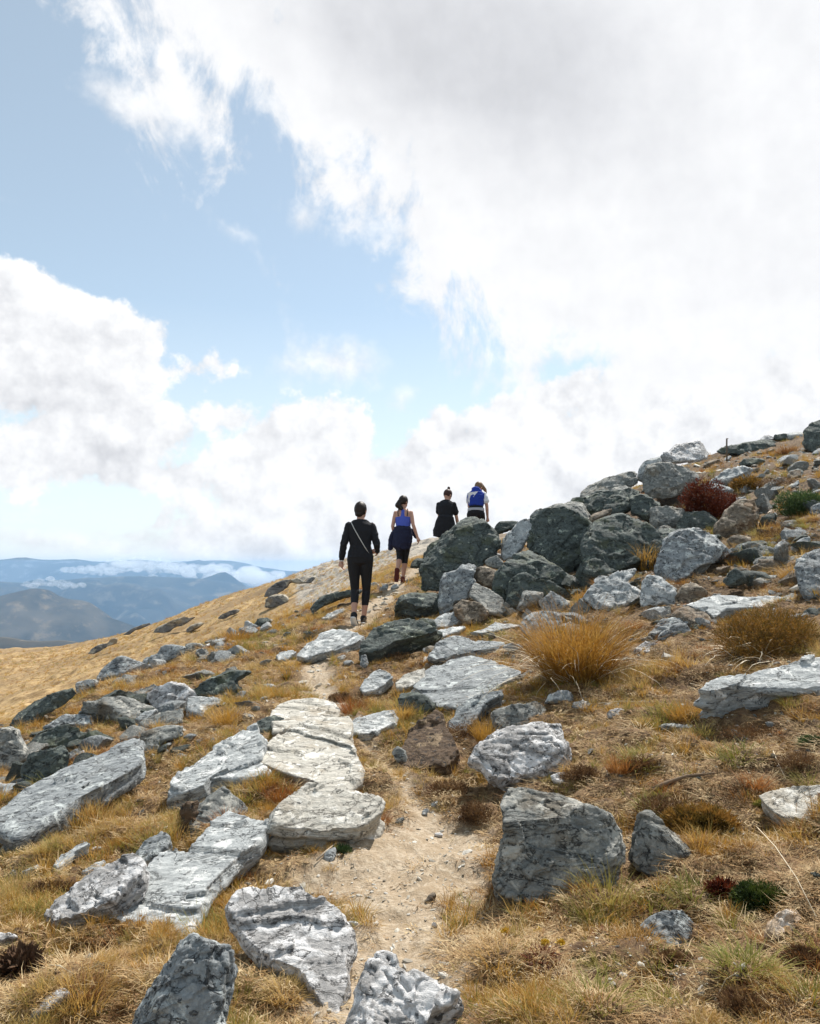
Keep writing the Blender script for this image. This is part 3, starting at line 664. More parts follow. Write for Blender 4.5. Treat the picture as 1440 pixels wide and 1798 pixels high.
('pale slab in grass just left of the first walker feet','pale','B',[(248,252),(290,225),(372,198),(374,220),(302,252),(262,258)],28,-6,.10,.03,None),
('tiny pale stone on the track behind the second walker','pale','P',[(420,855),(450,822),(490,820),(480,848),(440,862)],40,0,.08,.03,None),
('flat pale stone under the lifted shoe of the second walker','pale','P',[(500,840),(520,820),(560,818),(565,842),(530,850)],40,0,.08,.03,None),
('dark stone edging the track behind the second walker','dark','P',[(640,700),(655,655),(700,635),(735,632),(722,690),(680,700)],55,0,.3,.0,15.6),
# --- central outcrop
('huge dark peaked boulder hiding the legs of the last walkers','dark','P',[(720,705),(728,640),(752,560),(800,530),(840,520),(872,490),(900,458),(960,420),(1005,362),(1040,335),(1085,330),(1130,350),(1210,420),(1250,460),(1272,520),(1250,600),(1150,655),(1120,760),(1000,800),(900,860),(780,862),(722,840)],66,4,1.0,.0,12.0),
('tall smooth slab leaning at the foot of the peaked boulder','blue','P',[(850,1015),(850,850),(868,740),(960,725),(1050,660),(1112,690),(1082,780),(1102,800),(1052,880),(1040,925),(950,952),(940,1002),(862,1032)],68,-12,.35,.0,11.0),
('flat topped green grey block at the left foot of the peaked boulder','dark','P',[(590,890),(610,870),(700,860),(832,868),(848,948),(700,962),(600,930),(540,935)],30,4,.45,.22,11.0),
('brown topped stone high in the pile above the slanting grey slab','brown','P',[(1080,742),(1092,700),(1182,685),(1252,730),(1262,782),(1220,850),(1150,822),(1090,782)],58,4,.30,.0,11.2),
('grey rock tilted up behind the peaked boulder on its right','pale','P',[(1280,560),(1290,500),(1350,440),(1440,360),(1500,372),(1502,450),(1440,520),(1400,580),(1372,622),(1292,642)],58,-16,.5,.0,12.3),
('dark capstone on the skyline beside the peaked boulder','dark','P',[(1232,442),(1240,405),(1270,378),(1395,373),(1420,400),(1342,432),(1252,462)],55,0,.4,.0,13.4),
('small dull stone lodged right of the peaked boulder','grey','P',[(1160,655),(1200,630),(1250,618),(1302,660),(1272,702),(1182,684)],55,0,.3,.0,11.5),
('giant green grey cliff block forming the left of the big outcrop','dark','C',[(62,640),(80,500),(130,460),(240,443),(300,470),(372,540),(385,600),(350,720),(320,792),(280,780),(180,710),(100,660)],62,-14,1.1,.0,12.2),
('giant stepped cliff block forming the middle of the big outcrop','dark','C',[(320,790),(330,700),(340,620),(372,540),(400,520),(520,488),(560,500),(642,545),(712,600),(700,640),(630,690),(560,732),(432,775)],58,10,1.1,.0,12.0),
('dark slanting block at the foot of the giant cliff block','dark','C',[(-5,770),(0,680),(62,645),(150,690),(292,780),(272,822),(202,852),(102,832)],56,-4,.6,.0,10.9),
('layered skyline slab on the left shoulder of the outcrop','grey','C',[(310,402),(320,375),(342,358),(440,310),(582,282),(590,332),(522,372),(442,378),(362,402)],48,-10,.6,.0,16.0),
('rounded pale skyline rock left of the tall brown boulder','pale','C',[(582,318),(600,270),(622,238),(690,198),(697,240),(632,272),(622,340)],62,-10,.6,.0,16.5),
('white patched rock crowning the skyline of the outcrop','white','C',[(690,215),(762,175),(880,138),(912,160),(942,202),(872,227),(762,242),(700,242)],52,2,.7,.0,17.0),
('tall brown grey boulder under the white patched skyline rock','grey','C',[(612,372),(618,300),(630,262),(702,243),(802,255),(882,290),(866,350),(742,402),(642,412)],68,4,.9,.0,15.6),
('dark green block below the tall brown grey boulder','dark','C',[(545,402),(600,392),(650,400),(700,440),(645,512),(562,482)],60,0,.6,.0,14.2),
('small squared block beside the red shrub','grey','C',[(643,465),(650,452),(722,444),(805,460),(815,530),(762,560),(682,552),(645,522)],62,3,.5,.0,13.2),
('long low skyline slab near the marker stake','dark','C',[(950,188),(1000,172),(1060,158),(1182,138),(1242,145),(1235,180),(1092,202),(972,205)],52,-4,.6,.0,22.5),
('small dark skyline stone beside the orange grass','dark','C',[(1222,132),(1226,114),(1286,109),(1284,130),(1250,138)],55,0,.4,.0,24.0),
('pale skyline stone touching the dark corner boulder','pale','C',[(1285,125),(1292,105),(1330,98),(1368,100),(1368,126),(1302,132)],52,0,.4,.0,24.5),
('whitish skyline chip left of the small dark stone','white','C',[(1160,138),(1172,122),(1192,113),(1228,124),(1222,136)],52,0,.3,.0,24.0),
('dark rounded boulder in the top right corner of the slope','dark','C',[(1366,150),(1372,90),(1390,70),(1440,40),(1500,42),(1505,190),(1402,192),(1375,172)],68,0,.9,.0,20.0),
('pale ribbed rock on the slope above the red shrub','pale','C',[(925,335),(942,308),(1052,265),(1122,263),(1102,290),(1022,320),(962,342)],42,-4,.35,.0,16.6),
('bluish stone just above the red shrub','blue','C',[(885,345),(920,335),(985,350),(1040,370),(1010,385),(940,375)],45,4,.3,.0,15.4),
('huge smooth blue face below the red shrub','blue','C',[(668,740),(682,690),(722,600),(782,560),(872,543),(962,580),(1015,640),(962,702),(872,732),(822,782),(742,802),(692,782)],60,2,.8,.0,11.4),
('pale brown crumbly boulder right of the red shrub','brown','C',[(950,560),(960,530),(1002,470),(1060,418),(1132,418),(1155,500),(1142,562),(1062,584),(1000,600)],55,2,.6,.0,12.6),
('small stone at the right shoulder of the huge blue face','blue','C',[(950,705),(980,665),(1000,640),(1034,660),(1020,695),(990,708)],55,0,.3,.0,11.2),
('ribbed pale stone below the crumbly boulder','brown','C',[(1010,600),(1030,585),(1062,580),(1122,590),(1118,622),(1030,632)],55,0,.25,.0,11.8),
('greyish stone in the grass right of the huge blue face','grey','C',[(1118,655),(1150,635),(1182,628),(1242,640),(1235,672),(1152,684)],48,0,.25,.0,None),
('white tipped stone above the greyish stone on the right slope','pale','C',[(1220,645),(1250,615),(1282,598),(1302,608),(1270,640),(1240,655)],45,-4,.15,.0,None),
('pale faceted stone in ochre grass near the right edge','pale','C',[(1308,635),(1340,605),(1362,595),(1397,588),(1392,640),(1332,662)],48,0,.2,.0,None),
('pale blue pitted boulder cut by the right edge','blue','C',[(1345,760),(1350,700),(1392,660),(1440,638),(1520,625),(1540,880),(1440,892),(1382,872),(1350,812)],64,4,.5,.0,8.3),
('pale fin of rock pointing up behind the large tussock','pale','C',[(318,885),(400,788),(500,750),(583,728),(560,765),(522,800),(602,842),(612,892),(562,932),(452,942),(382,922)],46,-2,.3,.0,9.3),
('upright two-toned stone behind the large tussock','pale','C',[(610,905),(614,800),(642,768),(702,770),(742,830),(777,870),(770,917),(702,902),(622,932)],62,10,.3,.0,9.1),
('round brownish stone right of the two-toned stone','brown','C',[(770,868),(800,810),(842,802),(882,805),(922,850),(902,882),(822,902),(782,912)],58,0,.25,.0,9.0),
('pale stone half hidden left of the upright grey stone','grey','C',[(22,935),(35,890),(52,843),(150,850),(142,892),(72,912),(32,938)],56,-3,.25,.0,9.9),
('long thin ledge of pale rock running to the right edge','pale','C',[(790,915),(970,880),(1102,888),(1302,890),(1500,895),(1500,932),(1302,938),(1002,942),(952,980),(900,942)],24,2,.20,.06,8.0),
('tan topped stone beneath the long thin ledge','brown','C',[(740,942),(780,925),(822,918),(902,950),(942,1012),(882,1032),(802,982)],36,4,.2,.04,8.2),
('slim grey slab above the fallen dark slab','blue','C',[(638,1042),(700,980),(802,950),(832,980),(742,1022),(680,1048)],40,-4,.14,.02,7.9),
('fallen dark ridged slab right of the large tussock','blue','C',[(680,1062),(730,1020),(782,988),(862,1040),(835,1082),(742,1084)],48,4,.18,.0,7.6),
('small dark stone beside the fallen ridged slab','dark','C',[(832,1010),(870,998),(905,1010),(912,1058),(870,1060)],52,4,.2,.0,7.7),
('white flecked little stone group right of the large tussock','white','C',[(578,1112),(600,1090),(622,1080),(722,1100),(732,1142),(672,1145),(622,1142)],38,0,.12,.0,None),
('low stone beneath the pale blue pitted boulder','grey','C',[(1238,892),(1270,868),(1312,850),(1372,860),(1388,892)],48,0,.2,.0,8.2),
('black shadowed rock with a white cap in the right grass','dark','C',[(995,790),(1012,760),(1042,738),(1082,760),(1105,800),(1060,815),(1010,812)],56,0,.25,.0,8.7),
('dark stone on the upper right scree','grey','C',[(1178,352),(1210,325),(1252,308),(1292,330),(1272,358),(1220,365)],50,0,.3,.0,None),
('brown stone high on the right scree','brown','C',[(1288,300),(1300,285),(1352,278),(1352,310),(1302,322)],50,0,.3,.0,None),
('grey stone between the two-toned stone and thin ledge','grey','C',[(658,935),(700,920),(742,913),(745,970),(690,992),(665,965)],50,0,.2,.0,8.5),
('flat stone in the ochre grass below the huge blue face','grey','C',[(1128,800),(1170,775),(1242,768),(1232,795),(1170,815)],34,0,.12,.0,None),
('little pale stone below the green cushion plant','pale','C',[(1195,520),(1210,490),(1235,470),(1245,490),(1225,515)],50,0,.2,.0,None),
# --- right foreground
('long pale layered slab with brown underside at the right edge','pale','D',[(878,292),(970,235),(1060,225),(1182,193),(1300,155),(1442,122),(1560,105),(1560,260),(1442,272),(1202,268),(1062,268),(942,302)],23,-4,.26,.26,None),
('greenish stone at the left foot of the large tussock','blue','D',[(145,352),(172,318),(212,298),(282,298),(275,350),(202,345)],44,0,.12,.02,None),
('pale rounded stone under the large tussock','pale','D',[(278,352),(330,343),(387,363),(382,387),(292,378)],40,0,.08,.01,None),
('white lumpy stone between the layered stone and golden turf','white','D',[(438,402),(462,388),(492,378),(552,400),(542,417),(462,414)],38,0,.08,.01,None),
('thin flush stone under the golden turf ledge','pale','D',[(688,462),(720,450),(762,448),(942,460),(950,487),(802,468)],24,0,.05,.015,None),
('white chip below the black and white boulder','white','D',[(178,692),(205,682),(242,678),(272,700),(262,737),(202,727)],45,0,.08,.0,None),
('small pale stone among dry stalks','pale','D',[(558,362),(590,350),(622,343),(642,365),(602,378)],40,0,.06,.0,None),
('tiny pale stone right of the turf stones','pale','D',[(418,362),(450,350),(520,350),(515,362),(450,368)],35,0,.05,.0,None),
('smooth greenish slab cut by the right edge in the lower grass','warm','D',[(1162,782),(1200,765),(1242,753),(1442,743),(1560,748),(1560,930),(1442,905),(1302,892),(1222,852)],24,0,.10,.02,None),
('big square fronted block standing right of the dirt track','grey','G',[(72,455),(100,340),(116,270),(100,105),(130,76),(182,84),(282,105),(382,125),(482,150),(560,190),(604,255),(614,380),(600,470),(560,540),(420,560),(330,568),(200,562),(95,532)],66,3,.42,.0,None),
('half buried rock right of the narrow black gap','grey','G',[(650,380),(668,270),(690,190),(742,186),(802,240),(902,330),(962,400),(962,450),(902,470),(762,462),(700,430)],64,6,.30,.0,3.42),
('blue white marbled stone lying in the lower right grass','blue','G',[(698,652),(730,620),(782,598),(862,593),(902,640),(892,752),(832,748),(742,742)],46,4,.12,.0,None),
('small ochre stone touching the marbled stone','orange','G',[(878,655),(905,645),(932,650),(962,682),(912,702)],45,0,.06,.0,None),
('ochre and pink quartz stone near the dark moss','orange','G',[(1218,700),(1232,648),(1272,598),(1352,588),(1372,620),(1332,672),(1282,722)],48,4,.12,.0,None),
('small stone at the left of the thin twigs under the worn slab','pale','F',[(480,440),(500,410),(545,388),(550,430),(530,470),(495,472)],45,0,.05,.0,None),
('flat chip on the dirt track beside the white lobed rock','pale','F',[(598,768),(620,762),(660,770),(662,788),(620,788)],30,0,.02,.01,None),
('reddish brown stone lying on the dirt track','brown','F',[(992,668),(1005,640),(1040,618),(1056,630),(1040,655),(1010,672)],40,0,.04,.01,None),
('tiny white stone alone on the dirt track','white','F',[(1030,780),(1042,768),(1062,772),(1064,790),(1042,796)],40,0,.03,.01,None),
('small white stone at the right foot of the track bank','white','F',[(1042,330),(1055,318),(1088,318),(1092,332),(1065,342)],40,0,.03,.01,None),
('grey pebble in the corner where track meets worn slab','grey','F',[(845,270),(858,245),(885,238),(898,252),(880,270),(860,280)],45,0,.04,.01,None),
('pale pebble topmost of the little heap beside the track','pale','F',[(1024,175),(1035,158),(1062,155),(1068,170),(1050,190),(1030,190)],45,0,.03,.02,None),
('pale pebble lowest of the little heap beside the track','pale','F',[(978,225),(990,200),(1012,195),(1022,210),(1008,230),(985,235)],45,0,.03,.01,None),
# --- dark fillers put in for shaded hollows, then further stones of the outcrop
('dark shade filler deep in the hollow between cliff block and blue face','dark','C',[(600,700),(640,590),(700,545),(790,555),(740,620),(690,710),(640,740)],60,0,.5,.0,12.9),  # added dark body, stands in for the shade between the boulders
('black shade filler in the hollow under the slanting block','dark','C',[(-30,925),(-10,790),(60,760),(220,830),(280,850),(230,880),(60,880),(10,935)],66,0,.4,.0,11.2),  # added; its dark colour stands for the black shade below the block
('black shade filler in the hollow right of the brown topped stone','dark','P',[(1215,870),(1240,740),(1330,640),(1460,640),(1480,820),(1440,1000),(1360,980),(1290,930)],66,0,.5,.0,12.1),  # added to fill this gap, shade put in as dark colour
('dark filler for the shade under the red shrub','dark','C',[(760,560),(800,470),(930,470),(990,520),(955,575),(860,570)],62,0,.5,.0,12.9),  # dark body added in place of the shrub's shade
('brown stone on the grassy shoulder of the outcrop','brown','C',[(355,510),(375,485),(430,465),(470,462),(455,485),(400,505),(375,520)],50,0,.4,.0,13.6),
('small dark stone above the giant stepped cliff block','dark','C',[(265,430),(280,405),(330,405),(340,430),(310,450),(275,450)],56,0,.4,.0,14.4),
('grey slab lying between brown grass and the layered skyline slab','grey','C',[(430,378),(470,358),(525,345),(560,350),(520,372),(460,388)],42,-4,.3,.0,15.0),
('ribbed grey rock on the right scree below the ochre grass','grey','C',[(1120,700),(1160,685),(1240,680),(1320,690),(1300,715),(1220,728),(1140,720)],46,0,.2,.0,None),
('grey stone on the right scree beside the olive shrub','grey','H',[(1040,470),(1060,430),(1110,420),(1150,400),(1200,385),(1215,410),(1150,450),(1090,470)],48,0,.3,.0,None),
('pale stone on the scree left of the green cushion','pale','H',[(1230,470),(1250,435),(1290,405),(1300,430),(1270,460)],50,0,.2,.0,None),
('dark stone on the scree near the skyline grass','dark','H',[(1215,380),(1220,345),(1290,330),(1330,345),(1320,375),(1260,390)],52,0,.3,.0,None),
('small white stone beside the olive shrub','white','H',[(990,475),(998,450),(1015,455),(1012,480)],50,0,.1,.0,None),
('pale round stone cut by the upper right edge','pale','H',[(1390,220),(1410,195),(1480,180),(1500,215),(1440,225)],50,0,.4,.0,None),
('brown rock shelf on the slope under the skyline slab','dark','H',[(870,300),(900,265),(990,255),(1060,262),(1050,290),(960,305)],50,0,.4,.0,None),
('brown slab under the crest grass of the upper slope','brown','H',[(620,300),(660,275),(740,262),(760,280),(700,300),(640,315)],50,0,.3,.0,None),
('bluish stone in shade under the green cushion','blue','H',[(1370,630),(1385,590),(1440,570),(1480,575),(1480,640),(1410,650)],56,0,.3,.0,None),
('pinkish stone tucked left of the green cushion','orange','H',[(1070,640),(1090,615),(1118,610),(1120,640),(1095,655)],52,0,.2,.0,None),
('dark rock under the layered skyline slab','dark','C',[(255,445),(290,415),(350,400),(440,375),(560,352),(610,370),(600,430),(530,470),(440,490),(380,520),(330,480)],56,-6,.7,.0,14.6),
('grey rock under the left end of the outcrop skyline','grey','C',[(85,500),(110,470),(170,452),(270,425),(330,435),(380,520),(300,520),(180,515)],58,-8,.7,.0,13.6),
# --- rock bands on the far golden slope
('dark rock band lowest on the far golden slope','farband','A',[(455,748),(480,715),(530,690),(590,655),(622,660),(615,690),(540,722),(490,748)],66,0,.6,.0,None),
('thin dark rock band above the lowest one on the golden slope','farband','A',[(640,645),(690,612),(740,590),(790,578),(800,585),(740,612),(680,645)],66,0,.6,.0,None),
('broad grey rock band halfway up the far golden slope','farband','A',[(800,632),(830,600),(890,572),(970,542),(1035,545),(1000,570),(920,600),(850,635)],66,0,.6,.0,None),
('small dark rock patch under the broad grey band','farband','A',[(968,628),(1000,595),(1060,572),(1080,580),(1050,602),(1000,628)],66,0,.6,.0,None),
('grey rib of rock high on the far golden slope','farband','A',[(1140,560),(1165,535),(1210,515),(1265,508),(1240,535),(1180,562)],66,0,.6,.0,None),
('dark crag on the shoulder of the far slope left of the first walker','farband','A',[(1390,500),(1395,455),(1440,435),(1500,430),(1520,455),(1470,490),(1420,502)],66,0,.6,.0,None),
('dark crag cresting the far slope behind the first walker','farband','A',[(1385,445),(1410,395),(1450,370),(1530,352),(1640,335),(1700,330),(1600,372),(1500,402),(1440,440)],66,0,.6,.0,None),
('dark rock ledge behind the legs of the first walker','dark','B',[(185,215),(215,165),(260,140),(330,115),(400,108),(470,104),(420,132),(330,150),(250,190)],58,-4,.4,.0,None),
('low dark stones along the ridge left of the first walker','dark','X',[(440,1102),(452,1086),(470,1082),(478,1090),(462,1100)],55,0,.3,.0,None),
]
VOX_PX = 1.5 * 1440 / 820.0
temp = []; hulls = []; rims = []
for ri, (lab, mk, tl, poly, tilt, lean, thick, lift, dist) in enumerate(ROCKS):
    rr = np.random.default_rng(100 + ri)
    ox, oy, sc_ = TILE[tl]
    px = np.array([(ox + x * sc_, oy + y * sc_) for x, y in poly], float)
    kmax = int(np.argmax(px[:, 1])); ua = float(px[:, 0].mean()); va = float(px[kmax, 1])
    if tilt < 35: lift = lift * 0.62 + min(0.02, thick * 0.2); thick *= 0.9
    if dist is None:
        vq = min(va, 1797.0); Y = hit(ua, vq)
        if lift > 0:
            Y = hit(ua, min(vq + lift * 0.9 * FPX / Y, 1797.0))
        if tilt >= 44 and va > 1797: Y = min(Y, 2.5)
    else:
        Y = min(dist, hit(ua, min(va, 1797.0)) + 0.05)
    n = np.array([math.sin(R(lean)), -math.sin(R(tilt)) * math.cos(R(lean)), math.cos(R(tilt)) * math.cos(R(lean))])
    if tilt <= 22 and dist is None:
        # a slab lies on the ground it covers: fit its plane to that ground, then raise it by the edge that shows
        hp_ = []
        for uu_, vv_ in px:
            yh = min(max(hit(uu_, min(vv_, 1797.0)), Y * 0.8), Y * 1.6); Xh, Zh = ray(uu_, min(vv_, 1797.0)); hp_.append((float(Xh) * yh, yh, float(Zh) * yh))
        hp_ = np.array(hp_); c0 = hp_.mean(0); uu_, sv_, vt_ = np.linalg.svd(hp_ - c0); ng_ = vt_[2] * np.sign(vt_[2][2])
        n = ng_ * 0.72 + n * 0.28; n /= np.linalg.norm(n)
    X, Z = ray(ua, va); A = np.array([float(X) * Y, Y, float(Z) * Y])
    X, Z = ray(px[:, 0], px[:, 1]); d = np.stack([X, np.ones_like(X), Z], -1)
    den = d @ n; s = (A @ n) / np.where(np.abs(den) < 1e-6, -1e-6, den); s = np.clip(s, 0.75 * Y, 1.5 * Y)
    P3 = d * s[:, None]
    cen = P3.mean(0)
    zax = n; xax = np.array([1.0, 0, 0]); xax = xax - zax * (xax @ zax); xax /= np.linalg.norm(xax); yax = np.cross(zax, xax)
    M = np.stack([xax, yax, zax], 1)                      # columns = axes
    loc = (P3 - cen) @ M; ring = loc[:, :2]
    area = 0.5 * np.sum(ring[:, 0] * np.roll(ring[:, 1], -1) - ring[:, 1] * np.roll(ring[:, 0], -1))
    if area < 0: ring = ring[::-1]; px = px[::-1]
    size = float(np.hypot(*(ring.max(0) - ring.min(0))))
    vox = max(VOX_PX * Y / FPX, size / 130)
    # break up the outline a little
    pts = []
    for a, c in zip(ring, np.roll(ring, -1, 0)):
        ln = np.hypot(*(c - a)); k = max(1, int(ln / max(size * (0.05 if mk == 'farband' else 0.11), vox * 4)))
        nrm = np.array([c[1] - a[1], a[0] - c[0]]) / (ln + 1e-9)
        for j in range(k):
            q = a + (c - a) * j / k
            if j: q = q + nrm * rr.normal(0, 0.42 if mk == 'farband' else 0.10) * ln / k
            pts.append(q)
    ring = np.array(pts); nr = len(ring)
    h = thick + 0.0
    bury = 0.0
    c2 = ring.mean(0)
    top = np.concatenate([c2 + (ring - c2) * (1.0 if tilt >= 44 else 1.025), np.zeros((nr, 1))], 1)
    mid_ = np.concatenate([c2 + (ring - c2) * (1.01 if tilt >= 44 else 1.03), np.full((nr, 1), -min(h * 0.25, 0.05))], 1)
    sh = rr.normal(0, 0.04, 2) * h
    low_ = np.concatenate([c2 + sh + (ring - c2) * rr.uniform(0.90, 0.97), np.full((nr, 1), -h)], 1)
    if tilt >= 44:                                        # boulders run back into the slope, narrowing behind
        ax_ = (cen / np.linalg.norm(cen)) @ M; ax_ = ax_ / max(0.35, -ax_[2]) * h
        low_ = np.concatenate([c2 + (ring - c2) * rr.uniform(0.80, 0.90) + ax_[:2], np.full((nr, 1), -h)], 1)
    V3 = np.concatenate([top, mid_, low_])
    F = [list(range(nr)), [2 * nr + i for i in range(nr)][::-1]]
    for k in range(2):
        for i in range(nr):
            j = (i + 1) % nr; F.append([k * nr + i, (k + 1) * nr + i, (k + 1) * nr + j, k * nr + j])
    me = bpy.data.meshes.new('tmp'); me.from_pydata(V3.tolist(), [], F); me.update()
    o = bpy.data.objects.new('tmp', me); COL.objects.link(o)
    mw = Matrix(((*M[0], cen[0]), (*M[1], cen[1]), (*M[2], cen[2]), (0, 0, 0, 1)))
    md = o.modifiers.new('r', 'REMESH'); md.mode = 'VOXEL'; md.voxel_size = min(vox, thick / 3.0)
    sm = o.modifiers.new('s', 'SMOOTH'); sm.factor = 0.5; sm.iterations = 1; sm.factor = 0.2
    temp.append((o, mw, size, h, lab, mk, ri, Y))
    hulls.append(((np.asarray(V3) @ M.T + cen), F)); rims.append((np.asarray(V3)[nr:2 * nr] @ M.T + cen, Y, tilt))
dg = bpy.context.evaluated_depsgraph_get(); dg.update()
for (o, mw, size, h, lab, mk, ri, Y) in temp:
    me = bpy.data.meshes.new_from_object(o.evaluated_get(dg))
    nv = len(me.vertices); co = np.zeros(nv * 3, np.float32); me.vertices.foreach_get('co', co); co = co.reshape(-1, 3).astype(np.float64)
    rr = np.random.default_rng(900 + ri)
    # chips: slice shallow facets off edges and corners
    ext = np.array([np.ptp(co[:, 0]) / 2, np.ptp(co[:, 1]) / 2, h / 2])
    slab_ = h < 0.3 * size
    for k in range(5 if slab_ else 9):
        a_k = rr.uniform(0, 6.283); e_k = rr.choice([0.3, 0.6, 0.9, 1.2, -0.5]) + rr.normal(0, 0.12)
        nn = np.array([math.cos(a_k) * math.cos(e_k), math.sin(a_k) * math.cos(e_k), math.sin(e_k)])
        dd = co @ nn; lim = dd.max() - (rr.uniform(0.01, 0.10) if slab_ else rr.uniform(0.03, 0.26 if e_k > 0.45 else 0.05)) * min(h, size * 0.35)
        over = np.clip(dd - lim, 0, None); co -= over[:, None] * nn
    sz = min(size, 1.6)
    # foliation: thin ledges on the sides, low steps on the top
    q = co / sz
    lt = min(0.13 * h, 0.020 * sz)                      # thickness of one split layer
    dr_ = rr.uniform(0, 6.28); lin = np.stack([q[:, 0] * math.cos(dr_) + q[:, 1] * math.sin(dr_), -q[:, 0] * math.sin(dr_) + q[:, 1] * math.cos(dr_)], 1)
    lv = np.round(2.6 * fbm(np.stack([lin[:, 0] * 1.1, lin[:, 1] * 3.0, q[:, 2] * 0], 1) + ri * 5, 4, 0.55, 31))
    lv = np.clip(lv, -1, 2)
    topw = np.clip((co[:, 2] + 0.35 * h) / (0.3 * h), 0, 1)
    co[:, 2] += lv * lt * topw
    zc = co[:, 2:3]
    lay = vnoise(np.concatenate([q[:, :2] * 2.2, zc * (16 / (0.25 + 0.5 * sz))], 1) + ri, 3)
    lay = np.round(lay * 3) / 3 * 0.7 + lay * 0.3
    rad = co[:, :2] / (np.linalg.norm(co[:, :2], axis=1, keepdims=True) + 1e-6)
    edge = np.clip(-co[:, 2] / (0.15 * h + 1e-6), 0, 1)
    co[:, :2] += rad * (lay * edge * 0.036 * sz)[:, None]
    step = fbm(np.stack([q[:, 0] * 1.7 + q[:, 1] * 0.9, q[:, 1] * 3.1, q[:, 2] * 2], 1) + ri * 3, 4, 0.55, 5)
    stp = np.round(step * 5) / 5
    me.vertices.foreach_set('co', co.astype(np.float32).ravel()); me.update()
    nn = np.zeros(nv * 3, np.float32); me.vertices.foreach_get('normal', nn); nn = nn.reshape(-1, 3)
    ks = min(h * 0.20, 0.042 * sz) * (0.6 if slab_ else 0.9) * (0.6 if mk == 'warm' else 1)
    wq = .55 * vnoise(q * 4.0 + 9.1 + ri, 4)
    blk, bord = cells(np.stack([q[:, 0] * 3.0 + .6 * step + wq, q[:, 1] * 5.2 - wq, q[:, 2] * 8.5 + .9 * step], 1) + ri, ri)
    blk2, bord2 = cells(np.stack([q[:, 0] * 9, q[:, 1] * 12, q[:, 2] * 20 + step], 1) + ri * 2, ri + 50)
    fr = 0.30 if h < 0.25 * size else 0.75
    lump = fbm(q * 3.0 + ri, 3, 0.5, 8); rid = fbm(q * 7.0 + ri, 4, 0.6, 9, ridged=True); fin = fbm(co * 30, 3, 0.6, 10)
    rough = 1.9 if mk == 'earth' else 1.25 if mk == 'white' else 1.0
    disp = ks * (0.55 * (0.6 * stp + 0.4 * step) + 0.35 * lump + 0.26 * rough * rid + fr * (0.85 * (blk - .5) + 0.42 * (blk2 - .5) - 0.45 * np.clip(1 - bord / 0.06, 0, 1))) + min(0.0055, 0.1 * h) * rough * fin
    co = co + nn * disp[:, None]
    me.vertices.foreach_set('co', co.astype(np.float32).ravel()); me.update()
    ob = link_mesh('rock', me, RM[mk]); ob.matrix_world = mw
    tag(ob, lab, 'rock')
for (o, *_r) in temp:
    m0 = o.data; bpy.data.objects.remove(o); bpy.data.meshes.remove(m0)
# joint hull of all rocks, for keeping grass out of them
hv, hf, base_ = [], [], 0
for V3, F in hulls:
    hv += V3.tolist(); hf += [[i + base_ for i in f] for f in F]; base_ += len(V3)
ROCK_PX = [(r_[0], TILE[r_[2]][0] + np.mean([q_[0] for q_ in r_[3]]) * TILE[r_[2]][2], TILE[r_[2]][1] + np.mean([q_[1] for q_ in r_[3]]) * TILE[r_[2]][2]) for r_ in ROCKS]
ROCKTREE = BVHTree.FromPolygons(hv, hf)
def in_rock(x, y, z):
    h_ = ROCKTREE.ray_cast(Vector((x, y, z - 0.01)), Vector((0, 0, 1)), 0.6)
    return h_[0] is not None
# ------------------------------------------------------------------ grass and plants
def blade_mat(name, cols, trans=0.35, pos_scale=1.3, seedcol=0.5):
    """blade colour varies per tuft and drifts over the slope"""
    m, t, b = material(name)
    oi = t.new('ShaderNodeObjectInfo'); geo = t.new('ShaderNodeNewGeometry').outputs['Position']
    n = t.noise(geo, pos_scale, 4, 0.6); n2 = t.noise(geo, 45, 3, 0.6)
    f = t.math('ADD', t.math('MULTIPLY', oi.outputs['Random'], seedcol), t.math('MULTIPLY', t.ramp(n.outputs[0], 0.3, 0.7), 1 - seedcol))
    c = t.mix(t.ramp(f, 0.05, 0.45, smooth=False), cols[0], cols[1])
    c = t.mix(t.ramp(f, 0.45, 0.72, smooth=False), c, cols[2])
    c = t.mix(t.ramp(f, 0.72, 0.98, smooth=False), c, cols[3])
    c = t.mix(t.ramp(n2.outputs[0], 0.35, 0.7, 0.0, 0.55), c, tuple(x * 0.45 for x in cols[1]))
    t.put(b.inputs['Base Color'], c); b.inputs['Roughness'].default_value = 0.7; b.inputs['Specular IOR Level'].default_value = 0.25
    tr = t.new('ShaderNodeBsdfTranslucent'); t.put(tr.inputs[0], c)
    ms = t.new('ShaderNodeMixShader'); ms.inputs[0].default_value = trans
    t.l.new(b.outputs[0], ms.inputs[1]); t.l.new(tr.outputs[0], ms.inputs[2])
    t.l.new(ms.outputs[0], [x for x in t.n if x.type == 'OUTPUT_MATERIAL'][0].inputs[0])
    return m
GOLD = (0.54, 0.31, 0.060); OCH = (0.34, 0.155, 0.028); STRAW = (0.68, 0.49, 0.20); RUST = (0.30, 0.10, 0.025); OLIVE = (0.22, 0.22, 0.05)
m_gold = blade_mat('golden_grass_blades', [OCH, GOLD, STRAW, OLIVE])
m_litter = blade_mat('dead_grass_litter', [(0.17, 0.078, 0.030), (0.42, 0.26, 0.105), (0.66, 0.52, 0.30), (0.34, 0.15, 0.05)], 0.15, 2.0, 0.7)
m_rust = blade_mat('rusty_grass_blades', [RUST, (0.36, 0.15, 0.04), (0.42, 0.24, 0.08), (0.18, 0.07, 0.03)])
m_olive = blade_mat('olive_grass_blades', [(0.20, 0.21, 0.045), (0.30, 0.28, 0.06), (0.46, 0.36, 0.11), (0.13, 0.17, 0.04)])
m_tussock = blade_mat('orange_tussock_blades', [(0.30, 0.135, 0.02), (0.42, 0.22, 0.04), (0.54, 0.33, 0.08), (0.22, 0.09, 0.015)], 0.35, 9.0, 0.2)
